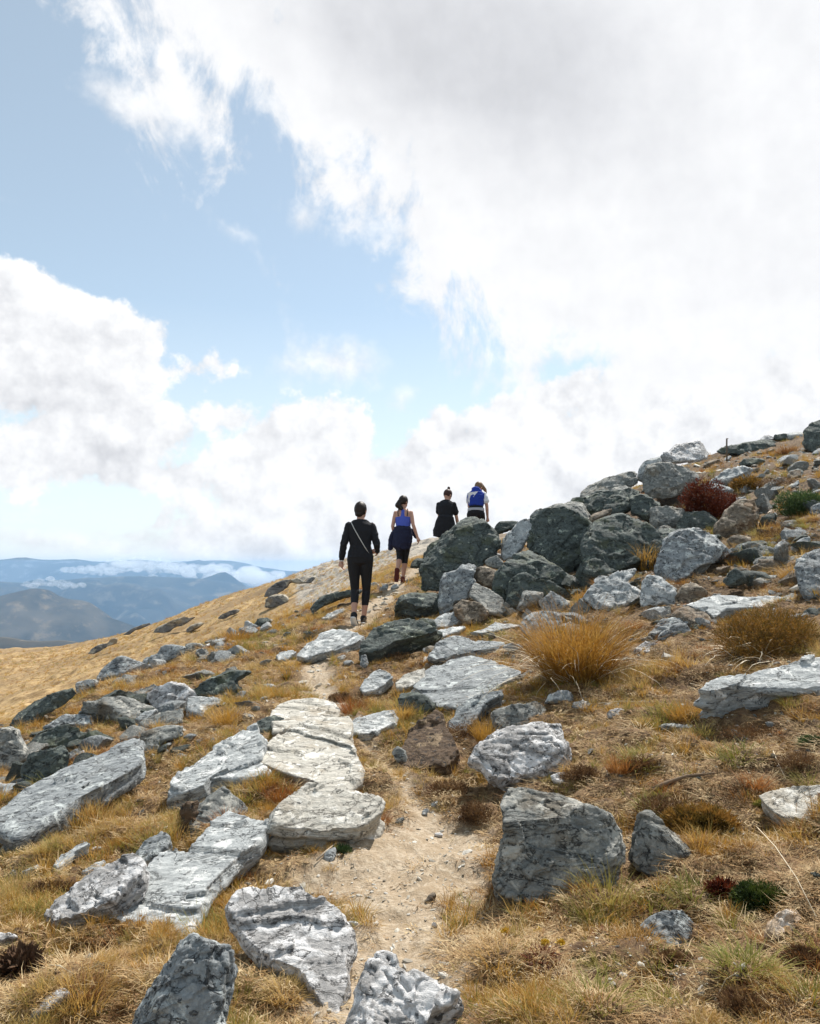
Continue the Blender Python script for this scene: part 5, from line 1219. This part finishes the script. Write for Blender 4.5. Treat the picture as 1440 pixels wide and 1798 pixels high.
# further tufts scattered over the turf, each standing by itself
TM = []
for k, (mt, wd, n, hh, sp) in enumerate([(m_gold, .0032, 170, .15, .10), (m_olive, .0034, 190, .12, .11), (m_rust, .0032, 170, .13, .09), (m_olive, .0036, 150, .16, .09), (m_gold, .0034, 230, .12, .13), (m_redleaf, .006, 120, .07, .07)]):
    VF = blades('s', n, hh, sp, wd, .30, 700 + k, base_r=sp * .8, curl=.45, segs=4); me_ = bpy.data.meshes.new('grass_tuft'); me_.from_pydata(VF[0].tolist(), [], VF[1]); me_.update(); me_.materials.append(mt); TM.append(me_)
TW = ['golden', 'olive green', 'rusty', 'tall olive', 'broad golden', 'dark red']
def tufts(n, u0, u1, v0, v1, seed, pick):
    r = random.Random(seed); done = 0; tries = 0
    while done < n and tries < 40 * n:
        tries += 1; u = r.uniform(u0, u1); v = r.uniform(v0, v1); p = ground_pt(u, v)
        if p.y > 14 or in_rock(p.x, p.y, p.z) or float(path_mask(np.array([p.x]), np.array([p.y]))[0]) > -.15: continue
        k = r.choice(pick); o = bpy.data.objects.new('grass_tuft', TM[k]); COL.objects.link(o); s_ = r.uniform(.6, 1.15) * (0.75 + p.y / 14)
        o.location = (p.x, p.y, p.z - .01); o.scale = (s_, s_, s_ * r.uniform(.7, 1.05)); o.rotation_euler = (r.gauss(0, .1), r.gauss(0, .1), r.uniform(0, 6.28))
        near_ = min(ROCK_PX, key=lambda q_: (q_[1] - u) ** 2 + (q_[2] - v) ** 2); du, dv = u - near_[1], v - near_[2]
        side = ('left of ' if du < 0 else 'right of ') if abs(du) > abs(dv) else ('above ' if dv < 0 else 'below ')
        for pre in ('', 'small ', 'ragged ', 'leaning ', 'sparse '):
            lb = ' '.join((pre + TW[k] + ' tuft ' + side + near_[0]).split()[:16])
            if lb not in USED: break
        USED.add(lb); tag(o, ' '.join(lb.split()[:16]), 'grass tuft', 'single tufts scattered over the turf'); done += 1
tufts(46, 820, 1440, 1560, 1798, 1, [1, 1, 3, 0, 4, 2, 5])
tufts(34, 900, 1440, 1180, 1480, 2, [0, 4, 1, 2, 5, 3])
tufts(34, 0, 430, 1350, 1798, 3, [0, 4, 1, 2, 3])
tufts(30, 60, 620, 1090, 1350, 4, [0, 4, 4, 2])
tufts(26, 960, 1440, 830, 1160, 5, [0, 4, 1, 2, 2])
# dead plant skeleton at the left edge
m_dead = plain('dead_brown_leaves', (0.10, 0.055, 0.03), .9, .4, 30); m_deadp = plain('dead_pale_stems', (0.45, 0.36, 0.26), .8, .3)
p = ground_pt(35, 1715); k = p.y / FPX
o = empty('dead_plant', p); tag(o, 'dried dark brown plant with pale twisted stems at the lower left edge', 'dead plant')
VF = dome_leaves(900, 34 * k, 26 * k, 34 * k, .05, 501, .6); part_mesh('withered_leaves', VF, m_dead, o)
part_mesh('dead_stem', blades('t', 36, 55 * k, 50 * k, .010, .25, 502, base_r=40 * k, flat=.3, curl=1.5, segs=5), m_deadp, o)
# long dry stalks and twigs lying about
def tube(pts, r0, r1, n=6):
    V, F = [], []
    P_ = [Vector(p) for p in pts]
    for i, p in enumerate(P_):
        d = (P_[min(i + 1, len(P_) - 1)] - P_[max(i - 1, 0)]).normalized(); a = d.orthogonal().normalized(); b_ = d.cross(a)
        r = r0 + (r1 - r0) * i / (len(P_) - 1)
        for j in range(n):
            t_ = 2 * math.pi * j / n; V.append(p + a * math.cos(t_) * r + b_ * math.sin(t_) * r)
    for i in range(len(P_) - 1):
        for j in range(n):
            F.append((i * n + j, i * n + (j + 1) % n, (i + 1) * n + (j + 1) % n, (i + 1) * n + j))
    F.append(tuple(range(n))[::-1]); F.append(tuple((len(P_) - 1) * n + j for j in range(n)))
    return V, F
m_twig = plain('grey_brown_twig', (0.20, 0.14, 0.09), .9, .3)
for lab, mt, rad, lift_, pts in [
    ('long bleached stalk lying diagonally right of the turf stones', m_stalk, .003, .05, [(1212,1204),(1245,1217),(1280,1232),(1308,1246)]),
    ('long thin straw arching down beside the dark moss', m_stalk, .0022, .06, [(1328,1458),(1362,1505),(1400,1565),(1434,1626)]),
    ('thin straw beside the greenish slab on the right', m_stalk, .0022, .05, [(1358,1325),(1366,1352),(1380,1378)]),
    ('dark weathered root curving along the bare ledge', m_twig, .014, .01, [(1142,1392),(1170,1380),(1205,1368),(1255,1362)]),
    ('pale stick standing by the left side of the track', m_stalk, .006, .06, [(614,1308),(617,1295),(619,1276)]),
    ('pale twigs heaped under the right corner of the worn slab', m_deadp, .005, .02, [(556,1516),(572,1503),(590,1487)]),
    ('thin straw lying in the lower left grass', m_stalk, .003, .04, [(85,1703),(105,1714),(128,1724)]),
    ('pale stalk beneath the large tussock reaching right', m_stalk, .003, .05, [(1050,1240),(1090,1241),(1140,1240)]),
    ('straw stalk sticking up at the lower right of the square block', m_stalk, .0025, .05, [(1255,1770),(1275,1745),(1296,1726)])]:
    W_ = []
    for j, (u, v) in enumerate(pts):
        q = ground_pt(u, v); q.z += lift_ * math.sin(math.pi * (j + .3) / len(pts)) * .6 + .01; W_.append(q)
    V_, F_ = tube(W_, rad, rad * .5); c_ = W_[0].copy()
    oo = mesh_obj('dry_stalk' if mt is not m_twig else 'root', [tuple(q - c_) for q in V_], F_, mt, None, True, c_); tag(oo, lab, 'stalk' if mt is not m_twig else 'root')
for i, (u, v) in enumerate([(945,1642),(957,1664),(984,1663),(887,1642)]):
    q = ground_pt(u, v); VF = dome_leaves(160, .016, .016, .014, .008, 600 + i, .7)
    oo = mesh_obj('flower_head', VF[0], VF[1], m_yellow, None, False, (q.x, q.y, q.z + .01))
    tag(oo, ['uppermost yellow flower head in the straw below the block', 'lower left of two side by side yellow flower heads', 'lower right of two side by side yellow flower heads', 'faded yellow flower head nearest the dirt track'][i], 'flower')
# marker stake on the skyline
p = ground_pt(1276, 786); Y = 21.0; X, Z = ray(1276, 790); p = Vector((float(X) * Y, Y, float(Z) * Y))
so = empty('marker_stake', p); tag(so, 'thin wooden marker stake standing on the skyline of the slope', 'stake')
m_wood = plain('weathered_stake_wood', (0.16, 0.13, 0.10), .9, .3)
V_, F_ = tube([(0, 0, -.3), (0.005, 0, .12), (0.012, 0, .30)], .022, .020, 6); mesh_obj('post', V_, F_, m_wood, so)
V_, F_ = tube([(0.012, 0, .28), (0.05, 0, .30)], .012, .010, 6); mesh_obj('peg', V_, F_, m_wood, so)
# ------------------------------------------------------------------ people (all seen from behind)
m_skin = plain('skin', (0.50, 0.28, 0.20), .55, .06, 30)
m_black = plain('black_knit', (0.016, 0.016, 0.019), .9, .3, 60, .002)
m_legging = plain('black_leggings', (0.012, 0.012, 0.014), .75, .2, 60)
m_navy = plain('navy_jacket', (0.016, 0.018, 0.045), .85, .3, 40, .003)
m_hair = plain('dark_brown_hair', (0.022, 0.013, 0.009), .5, .4, 120, .002)
m_hair2 = plain('reddish_brown_hair', (0.05, 0.018, 0.012), .5, .4, 120, .002)
m_hair3 = plain('light_brown_hair', (0.20, 0.12, 0.065), .5, .4, 120, .002)
m_bluetop = plain('cornflower_blue_top', (0.075, 0.115, 0.50), .8, .15, 30)
m_royal = plain('royal_blue_vest', (0.018, 0.045, 0.30), .85, .3, 30, .003)
m_whitec = plain('white_cotton', (0.78, 0.78, 0.80), .85, .05)
m_greyc = plain('light_grey_waistband', (0.45, 0.45, 0.48), .85, .1)
m_shoe = plain('black_shoe_mesh', (0.015, 0.015, 0.017), .8, .3); m_shoe2 = plain('dark_red_shoe', (0.10, 0.02, 0.015), .8, .3)
m_sole = plain('white_shoe_sole', (0.72, 0.72, 0.72), .7, .05); m_strap = plain('pale_grey_strap', (0.55, 0.54, 0.50), .6, .1)
m_eye = plain('dark_eyes', (0.02, 0.015, 0.012), .3, .1)

class Body:
    """collects closed rounded pieces that a voxel remesh fuses into one skin"""
    def __init__(self): self.bm = bmesh.new()
    def loft(self, secs, n=18):
        """secs: (centre, rx, ry) rings, closed with rounded caps; rings lie across the chain"""
        C_ = [Vector(s[0]) for s in secs]; rings = []
        m = len(secs)
        for i, (c, rx, ry) in enumerate(secs):
            d = (C_[min(i + 1, m - 1)] - C_[max(i - 1, 0)]).normalized()
            ax = Vector((1, 0, 0)); ax = (ax - d * ax.dot(d))
            if ax.length < .1: ax = Vector((0, 1, 0)) - d * d.y
            ax.normalize(); ay = d.cross(ax)
            rings.append([self.bm.verts.new(C_[i] + ax * math.cos(2 * math.pi * j / n) * rx + ay * math.sin(2 * math.pi * j / n) * ry) for j in range(n)])
        for a, b_ in zip(rings[:-1], rings[1:]):
            for j in range(n): self.bm.faces.new((a[j], a[(j + 1) % n], b_[(j + 1) % n], b_[j]))
        for rg, sg, c0, c1 in ((rings[0], -1, C_[0], C_[1]), (rings[-1], 1, C_[-1], C_[-2])):
            r = min(secs[0 if sg < 0 else -1][1:]); apex = self.bm.verts.new(c0 + (c0 - c1).normalized() * r * .55)
            for j in range(n):
                f = (rg[(j + 1) % n], rg[j], apex) if sg < 0 else (rg[j], rg[(j + 1) % n], apex)
                self.bm.faces.new(f)
    def limb(self, pts, rs, n=12):
        secs = []
        for (p, q, r0, r1) in zip(pts[:-1], pts[1:], rs[:-1], rs[1:]):
            p, q = Vector(p), Vector(q)
            for t_ in (0, .25, .5, .75):
                rr_ = r0 + (r1 - r0) * t_; secs.append((p.lerp(q, t_), rr_, rr_))
        secs.append((Vector(pts[-1]), rs[-1], rs[-1])); self.loft(secs, n)
        for p, r in zip(pts, rs): self.ball(p, (r, r, r))
    def ball(self, c, r, rot=None):
        mt = Matrix.Translation(Vector(c))
        if rot is not None: mt = mt @ rot.to_4x4()
        bmesh.ops.create_icosphere(self.bm, subdivisions=3, radius=1.0, matrix=mt @ Matrix.Diagonal((*r, 1)))
    def finish(self, name, mat, parent, vox=.008, smooth=3, ratio=None, wrinkle=0.0, cut=None):
        bmesh.ops.recalc_face_normals(self.bm, faces=self.bm.faces)
        me = bpy.data.meshes.new(name); self.bm.to_mesh(me); self.bm.free()
        t_ = bpy.data.objects.new('tmp', me); COL.objects.link(t_)
        md = t_.modifiers.new('r', 'REMESH'); md.mode = 'VOXEL'; md.voxel_size = vox
        if smooth: s_ = t_.modifiers.new('s', 'SMOOTH'); s_.iterations = smooth; s_.factor = .5
        if ratio: d_ = t_.modifiers.new('d', 'DECIMATE'); d_.ratio = ratio
        dg_ = bpy.context.evaluated_depsgraph_get(); m2 = bpy.data.meshes.new_from_object(t_.evaluated_get(dg_))
        bpy.data.objects.remove(t_); bpy.data.meshes.remove(me)
        if cut or wrinkle:
            b2 = bmesh.new(); b2.from_mesh(m2)
            for (co, no) in (cut or []):
                g_ = bmesh.ops.bisect_plane(b2, geom=b2.verts[:] + b2.edges[:] + b2.faces[:], plane_co=co, plane_no=no, clear_outer=True)
                ed = [e for e in g_['geom_cut'] if isinstance(e, bmesh.types.BMEdge)]
                try: bmesh.ops.holes_fill(b2, edges=ed)
                except Exception: pass
            if wrinkle:
                b2.normal_update(); cc = np.array([v.co[:] for v in b2.verts]); w_ = fbm(cc * (9, 9, 16), 3, .5, 77, ridged=True) * wrinkle
                for v, ww in zip(b2.verts, w_): v.co += v.normal * ww
            b2.to_mesh(m2); b2.free()
        m2.name = name
        return link_mesh(name, m2, mat, parent)

def hand(B, wrist, d, palm_n, side, curl):
    """palm and five separate bent fingers. d: pointing direction, palm_n: palm normal"""
    d = Vector(d).normalized(); pn = Vector(palm_n); pn = (pn - d * pn.dot(d)).normalized(); ac = d.cross(pn) * side
    w_ = Vector(wrist)
    B.loft([(w_, .024, .020), (w_ + d * .03, .032, .018), (w_ + d * .06, .038, .016), (w_ + d * .085, .037, .014)], 12)
    for i, (o_, ln) in enumerate(((-.027, .062), (-.009, .074), (.009, .070), (.027, .054))):
        p = w_ + d * .078 + ac * o_; pts = [p - d * .02, p]; dr = d.copy(); a_ = .25 + curl * .5
        for s in (.45, .32, .23):
            dr = (dr * math.cos(a_) + pn * math.sin(a_)).normalized(); p = p + dr * ln * s; pts.append(p); a_ = .35 * curl + .15
            dr = dr.normalized()
        B.limb(pts, [.0095, .0095, .0088, .0080, .0072], 8)
    p = w_ + d * .025 - ac * .026; q = p + (d * .7 - ac * .7 + pn * .25).normalized() * .04; q2 = q + (d * .9 - ac * .15 + pn * .35).normalized() * .032
    B.limb([p + ac * .01, p, q, q2], [.013, .0125, .0105, .0085], 8)

def person(label, at, rz, H, J, look, parts):
    s = H / 1.66
    root = empty('person', at, rz); root.scale = (s, s, s); tag(root, label, 'person')
    B = Body()
    hp = Vector(J.get('pelvis', (0, 0, .90))); ch = Vector(J.get('chest', (0, .02, 1.26))); nk = Vector(J.get('neck', (0, .04, 1.42))); hd = Vector(J.get('head', (0, .06, 1.545)))
    wst = hp.lerp(ch, .45)
    TOR = [(hp + Vector((0, 0, -.07)), .138, .098), (hp, .156, .110), (hp.lerp(wst, .5), .142, .098), (wst, .122, .086), (wst.lerp(ch, .5), .138, .094),
           (ch, .152, .102), (ch.lerp(nk, .40), .150, .088), (ch.lerp(nk, .66), .128, .072), (ch.lerp(nk, .86), .082, .058), (nk, .052, .052)]
    B.loft(TOR, 24)
    B.limb([nk + Vector((0, 0, -.04)), nk.lerp(hd, .6)], [.056, .050])
    Rh = Matrix.Rotation(look[0], 3, 'Z') @ Matrix.Rotation(look[1], 3, 'X')
    B.ball(hd, (.074, .092, .108), Rh); B.ball(hd + Rh @ Vector((0, .03, -.055)), (.055, .062, .06), Rh)
    B.ball(hd + Rh @ Vector((0, .098, -.018)), (.012, .018, .022), Rh)
    for sd_ in (-1, 1): B.ball(hd + Rh @ Vector((sd_ * .076, -.005, -.015)), (.010, .018, .028), Rh)
    B.ball(hd + Rh @ Vector((0, .092, -.058)), (.022, .008, .006), Rh)
    for nm in ('L', 'R'):
        sgn = -1 if nm == 'L' else 1
        sh, el, wr = [Vector(q) for q in J['arm' + nm]]
        B.limb([sh + Vector((-sgn * .05, 0, -.015)), sh, sh.lerp(el, .35), el, el.lerp(wr, .3), wr], [.040, .040, .041, .034, .035, .024])
        hd_ = J.get('handdir' + nm, (wr - el)[:]); hand(B, wr, hd_, J.get('palm' + nm, (-sgn, .3, 0)), sgn, J.get('curl', .7))
        hi, kn, an, toe = [Vector(q) for q in J['leg' + nm]]
        B.limb([hi + Vector((0, 0, .02)), hi.lerp(kn, .25), kn, kn.lerp(an, .3), kn.lerp(an, .75), an], [.084, .076, .050, .053, .036, .033], 16)
        B.limb([an, an.lerp(toe, .35) + Vector((0, 0, -.01)), toe], [.034, .034, .026])
    B.finish('body', m_skin, root, .0062, 3, .35)
    for sd_ in (-1, 1):
        E = Body(); E.ball(hd + Rh @ Vector((sd_ * .030, .084, .004)), (.010, .008, .008), Rh); E.finish('eye', m_eye, root, .003, 0)
    parts(root, J, dict(hp=hp, ch=ch, nk=nk, hd=hd, wst=wst, TOR=TOR, Rh=Rh))
    # shoes
    for nm in ('L', 'R'):
        hi, kn, an, toe = [Vector(q) for q in J['leg' + nm]]
        fd = (toe - an); up = (an - kn).normalized() * -1
        f = Vector((fd.x, fd.y, fd.z)).normalized(); heel = an - f * .045 + Vector((0, 0, 0)) - up * .045
        dn = (f.cross(Vector((1, 0, 0)))).normalized(); dn = dn if dn.dot(up) < 0 else -dn
        Sx = Body(); base = an + dn * .045
        Sx.loft([(base - f * .055, .032, .040), (base - f * .02, .040, .048), (base + f * .05, .042, .042), (base + f * .12, .046, .032), (base + f * .175, .036, .024)], 16)
        Sx.limb([an - f * .01, base], [.046, .040])
        so_ = Sx.finish('shoe', J.get('shoe', m_shoe), root, .007, 2, .5)
        Sl = Body(); b2 = base + dn * .036
        Sl.loft([(b2 - f * .075, .030, .010), (b2 - f * .05, .040, .013), (b2 + f * .04, .042, .013), (b2 + f * .12, .049, .012), (b2 + f * .19, .036, .010)], 14)
        Sl.finish('sole', J.get('sole', m_sole), so_, .005, 1, .5)
    return root
def grow(TOR, a, lo=0, hi=None, dy=0.0):
    return [(c + Vector((0, dy, 0)), rx + a, ry + a) for (c, rx, ry) in TOR[lo:hi]]
def trousers(root, J, q, mat, end, a=.012, cutz=None):
    B = Body(); B.loft(grow(q['TOR'], a + .004, 0, 4), 24)
    for nm in ('L', 'R'):
        hi, kn, an, toe = [Vector(x_) for x_ in J['leg' + nm]]
        e = kn.lerp(an, end)
        B.limb([hi + Vector((0, 0, .02)), hi.lerp(kn, .25), kn, kn.lerp(an, end * .6), e], [.088 + a, .078 + a, .050 + a, .050 + a, .042 + a], 16)
    return B.finish('trousers', mat, root, .009, 3, .5, .003)
def sleeve(B, J, nm, frac, a=.012):
    sh, el, wr = [Vector(x_) for x_ in J['arm' + nm]]; sgn = -1 if nm == 'L' else 1
    if frac <= 1:
        e = sh.lerp(el, frac); B.limb([sh + Vector((-sgn * .06, 0, -.02)), sh, sh.lerp(e, .5), e], [.040 + a * .5, .038 + a * .5, .042 + a, .046 + a])
    else:
        e = el.lerp(wr, frac - 1); B.limb([sh + Vector((-sgn * .06, 0, -.02)), sh, sh.lerp(el, .4), el, e], [.040 + a * .5, .040 + a * .6, .043 + a, .038 + a, .028 + a])

# --- first walker
def dress1(root, J, q):
    B = Body(); B.loft(grow(q['TOR'], .018, 1, 9) + [(q['nk'] + Vector((0, 0, -.03)), .070, .066)], 24)
    sleeve(B, J, 'L', 1.93, .007); sleeve(B, J, 'R', 1.9, .007)
    B.finish('jumper', m_black, root, .008, 2, .6, .012)
    trousers(root, J, q, m_legging, .50, .006)
    H_ = Body(); H_.ball(q['hd'] + q['Rh'] @ Vector((0, -.014, .016)), (.084, .096, .106), q['Rh']); H_.ball(q['hd'] + q['Rh'] @ Vector((0, -.055, -.05)), (.058, .045, .05), q['Rh'])
    H_.finish('hair', m_hair, root, .006, 2, None, .004, [(q['hd'] + q['Rh'] @ Vector((0, .045, 0)), q['Rh'] @ Vector((0, .92, -.40)))])
    pts = [Vector((-.115, -.075, 1.375)), Vector((-.07, -.112, 1.29)), Vector((0, -.128, 1.17)), Vector((.07, -.118, 1.05)), Vector((.125, -.07, .96))]
    V_, F_ = tube(pts, .006, .006, 6); mesh_obj('strap', V_, F_, m_strap, root)
    wr = Vector(J['armL'][2]); el = Vector(J['armL'][1]); d = (wr - el).normalized()
    V_, F_ = tube([wr - d * .012, wr + d * .006], .031, .031, 14); mesh_obj('wristband', V_, F_, m_whitec, root)
J1 = dict(armL=((-.160, .02, 1.335), (-.218, -.03, 1.08), (-.258, .03, .865)), armR=((.160, .02, 1.335), (.222, -.02, 1.09), (.222, .17, .985)),
          palmL=(1, 0, 0), handdirL=(-.05, .10, -1), handdirR=(-.5, .8, .1), palmR=(-1, 0, -.3),
          legL=((-.085, .0, .86), (-.075, .05, .47), (-.06, -.16, .135), (-.055, -.045, .035)), legR=((.085, .0, .86), (.075, .10, .47), (.045, .05, .085), (.05, .19, .04)),
          curl=.8)
def foot_at(u, v):
    q = ground_pt(u, v); return q
def stand(u, v, Y):
    X, Z = ray(u, v); p = Vector((float(X) * Y, Y, float(Z) * Y)); gz_ = float(ground_z(p.x, p.y)); p.z = gz_ - .012; return p
p1 = stand(632, 1096, hit(632, 1096))
print('P1', p1, 'P2', hit(707, 1024))
person('short haired walker in black jumper and black capri leggings, nearest on the track', p1, R(-3), 1.665 * p1.y / 11.1, J1, (R(-18), R(-4)), dress1)

# --- second walker
def dress2(root, J, q):
    B = Body(); T = q['TOR']
    B.loft([(T[3][0], T[3][1] + .012, T[3][2] + .012), (T[4][0], T[4][1] + .012, T[4][2] + .012), (T[5][0] + Vector((0, 0, -.02)), T[5][1] + .006, T[5][2] + .010)], 24)
    B.loft([(T[5][0] + Vector((0, -.012, -.02)), .105, .098), (T[5][0] + Vector((0, -.014, .06)), .050, .085), (T[6][0] + Vector((0, -.012, .05)), .040, .070)], 16)
    B.finish('tank_top', m_bluetop, root, .007, 2, .5, .003)
    for sx in (-1, 1):
        pts = [Vector((sx * .085, -.088, 1.26)), Vector((sx * .092, -.082, 1.33)), Vector((sx * .085, -.03, 1.40)), Vector((sx * .085, .05, 1.38))]
        V_, F_ = tube(pts, .009, .009, 6); mesh_obj('strap', V_, F_, m_black, root)
    trousers(root, J, q, m_legging, .30, .006)
    K = Body(); hp = q['hp']
    K.loft([(hp + Vector((-.01, -.01, .16)), .150, .115), (hp + Vector((-.01, -.01, .02)), .178, .140), (hp + Vector((-.02, -.02, -.12)), .184, .150), (hp + Vector((-.045, -.03, -.24)), .165, .14)], 24)
    K.limb([(-.17, -.02, .98), (-.225, -.03, .86), (-.235, -.03, .66)], [.03, .045, .040]); K.limb([(.15, .05, 1.0), (.205, .06, .93), (.235, .05, .865)], [.03, .03, .02])
    K.finish('tied_jacket', m_navy, root, .008, 2, .6, .016, [(Vector((0, 0, .625)), Vector((.12, 0, -1)))])
    H_ = Body(); H_.ball(q['hd'] + q['Rh'] @ Vector((0, -.012, .018)), (.085, .100, .106), q['Rh'])
    H_.limb([q['hd'] + q['Rh'] @ Vector((-.01, -.09, -.01)), q['hd'] + q['Rh'] @ Vector((-.025, -.115, -.09)), q['nk'] + Vector((-.03, -.075, -.01))], [.045, .058, .036])
    H_.finish('hair', m_hair, root, .007, 2, None, .004, [(q['hd'] + q['Rh'] @ Vector((0, .045, 0)), q['Rh'] @ Vector((0, .92, -.40)))])
J2 = dict(armL=((-.148, .02, 1.33), (-.200, .0, 1.08), (-.175, .10, .90)), armR=((.148, .02, 1.33), (.195, -.06, 1.10), (.275, -.05, .865)), palmL=(1, 0, 0), palmR=(-1, 0, 0),
          legL=((-.08, .0, .85), (-.065, -.02, .48), (-.075, -.30, .235), (-.085, -.265, .08)), legR=((.08, .0, .85), (.03, .06, .46), (-.005, .0, .085), (.01, .14, .04)), shoe=m_shoe2, sole=m_shoe2)
p2 = stand(708, 1024, hit(706, 1024))
person('walker in a blue tank top with a navy jacket tied round the waist', p2, R(-6), 1.62 * p2.y / 15.1 , J2, (R(-35), R(-8)), dress2)

# --- third walker, half hidden behind the peaked boulder
def dress3(root, J, q):
    B = Body(); B.loft(grow(q['TOR'], .016, 1, 9), 24); sleeve(B, J, 'L', .62, .022); sleeve(B, J, 'R', .62, .022)
    B.finish('t_shirt', m_black, root, .008, 2, .5, .006)
    trousers(root, J, q, m_legging, .6, .006)
    K = Body(); hp = q['hp']
    K.loft([(hp + Vector((0, -.01, .15)), .155, .12), (hp + Vector((-.01, -.01, 0)), .200, .155), (hp + Vector((-.03, -.03, -.16)), .225, .175), (hp + Vector((-.06, -.04, -.30)), .190, .15)], 24)
    K.finish('tied_jacket', m_black, root, .009, 2, .5, .010, [(Vector((0, 0, .60)), Vector((-.25, 0, -1)))])
    H_ = Body(); H_.ball(q['hd'] + q['Rh'] @ Vector((0, -.012, .018)), (.083, .098, .102), q['Rh']); H_.ball(q['hd'] + q['Rh'] @ Vector((0, -.04, .135)), (.030, .030, .036))
    H_.finish('hair', m_hair2, root, .007, 2, None, .004, [(q['hd'] + q['Rh'] @ Vector((0, .045, 0)), q['Rh'] @ Vector((0, .92, -.40)))])
J3 = dict(chest=(0, .07, 1.24), neck=(.01, .12, 1.39), head=(.03, .17, 1.50), armL=((-.150, .09, 1.30), (-.15, .20, 1.08), (-.08, .38, 1.0)), armR=((.155, .09, 1.30), (.205, .12, 1.05), (.245, .20, .80)), palmL=(1, 0, 0), palmR=(-1, 0, 0),
          legL=((-.08, .0, .85), (-.08, .12, .47), (-.08, -.02, .09), (-.08, .12, .04)), legR=((.08, .0, .85), (.09, .20, .52), (.08, .22, .20), (.08, .35, .16)))
Y3 = 16.6; X, Z = ray(783, 992); p3 = Vector((float(X) * Y3, Y3, float(ground_z(float(X) * Y3, Y3)) - .01))
S3 = 1.68
person('walker with a hair bun and black t-shirt looking down behind the peaked boulder', p3, R(-8), S3, J3, (R(-35), R(-28)), dress3)
# --- fourth walker
def dress4(root, J, q):
    B = Body(); B.loft(grow(q['TOR'], .018, 2, 9), 24); sleeve(B, J, 'R', .55, .030); sleeve(B, J, 'L', .55, .022)
    B.finish('white_t_shirt', m_whitec, root, .008, 2, .5, .003)
    K = Body(); K.loft([(s_[0], s_[1] + .026, s_[2] + .036) for s_ in q['TOR'][3:7]] + [(q['ch'].lerp(q['nk'], .8), .11, .085)], 24)
    vest = K.finish('vest', m_royal, root, .008, 2, .6, .014)
    Hd = Body(); Hd.ball(q['nk'] + Vector((0, -.07, -.02)), (.115, .060, .065)); Hd.ball(q['nk'] + Vector((-.02, -.075, .03)), (.085, .05, .05)); Hd.finish('hood', m_royal, root, .008, 2, .5, .006)
    # pale chevron panel on the back of the vest
    c = q['ch']; pts = [(-.15, 1.33), (.06, 1.35), (-.02, 1.26), (-.08, 1.17), (-.13, 1.07), (-.155, 1.16)]
    V_ = []
    for dy in (0.0, .012):
        for x_, z_ in pts: V_.append((x_, c.y - .150 + dy + .35 * x_ * x_ * 4 - .15 * max(0, 1.25 - z_) * -1.0, z_))
    n_ = len(pts); F_ = [tuple(range(n_)), tuple(range(n_, 2 * n_))[::-1]] + [(i, (i + 1) % n_, n_ + (i + 1) % n_, n_ + i) for i in range(n_)]
    mesh_obj('chevron_patch', V_, F_, m_whitec, root, False)
    trousers(root, J, q, m_legging, .1, .016)
    Wb = Body(); w0 = q['TOR'][2]; Wb.loft([(w0[0] + Vector((0, 0, -.03)), w0[1] + .034, w0[2] + .032), (w0[0] + Vector((0, 0, .03)), w0[1] + .030, w0[2] + .030)], 24); Wb.finish('waistband', m_greyc, root, .008, 1, .5)
    H_ = Body(); H_.ball(q['hd'] + q['Rh'] @ Vector((0, -.012, .018)), (.085, .100, .100), q['Rh'])
    H_.limb([q['hd'] + Vector((.06, .05, .03)), q['hd'] + Vector((.115, .09, -.05)), q['hd'] + Vector((.135, .12, -.13))], [.04, .035, .015])
    H_.finish('hair', m_hair3, root, .007, 2, None, .004)
J4 = dict(chest=(0, .08, 1.24), neck=(.01, .15, 1.38), head=(.04, .22, 1.46), armL=((-.150, .11, 1.30), (-.16, .16, 1.06), (-.12, .30, .92)), armR=((.158, .11, 1.30), (.215, .10, 1.06), (.225, .13, .82)), palmL=(1, 0, 0), palmR=(-1, 0, 0),
          legL=((-.085, .0, .85), (-.09, .14, .49), (-.09, .02, .09), (-.09, .16, .04)), legR=((.085, .0, .85), (.12, .22, .52), (.12, .24, .20), (.12, .37, .16)))
Y4 = 17.4; X, Z = ray(836, 985); p4 = Vector((float(X) * Y4, Y4, float(ground_z(float(X) * Y4, Y4)) - .01))
person('walker in a royal blue hooded vest over a white t-shirt, foremost in the line', p4, R(-12), 1.72, J4, (R(-30), R(-35)), dress4)
for nm_, pp in (('p3', p3), ('p4', p4)):
    print(nm_, pp, 'feet px', px_of(pp.x, pp.y, pp.z), 'top px', px_of(pp.x, pp.y, pp.z + 1.66))
print('TRIS', sum(sum(len(p.vertices) - 2 for p in o.data.polygons) if len(o.data.polygons) < 20000 else len(o.data.loops) - 2 * len(o.data.polygons) for o in COL.objects if o.type == 'MESH'))
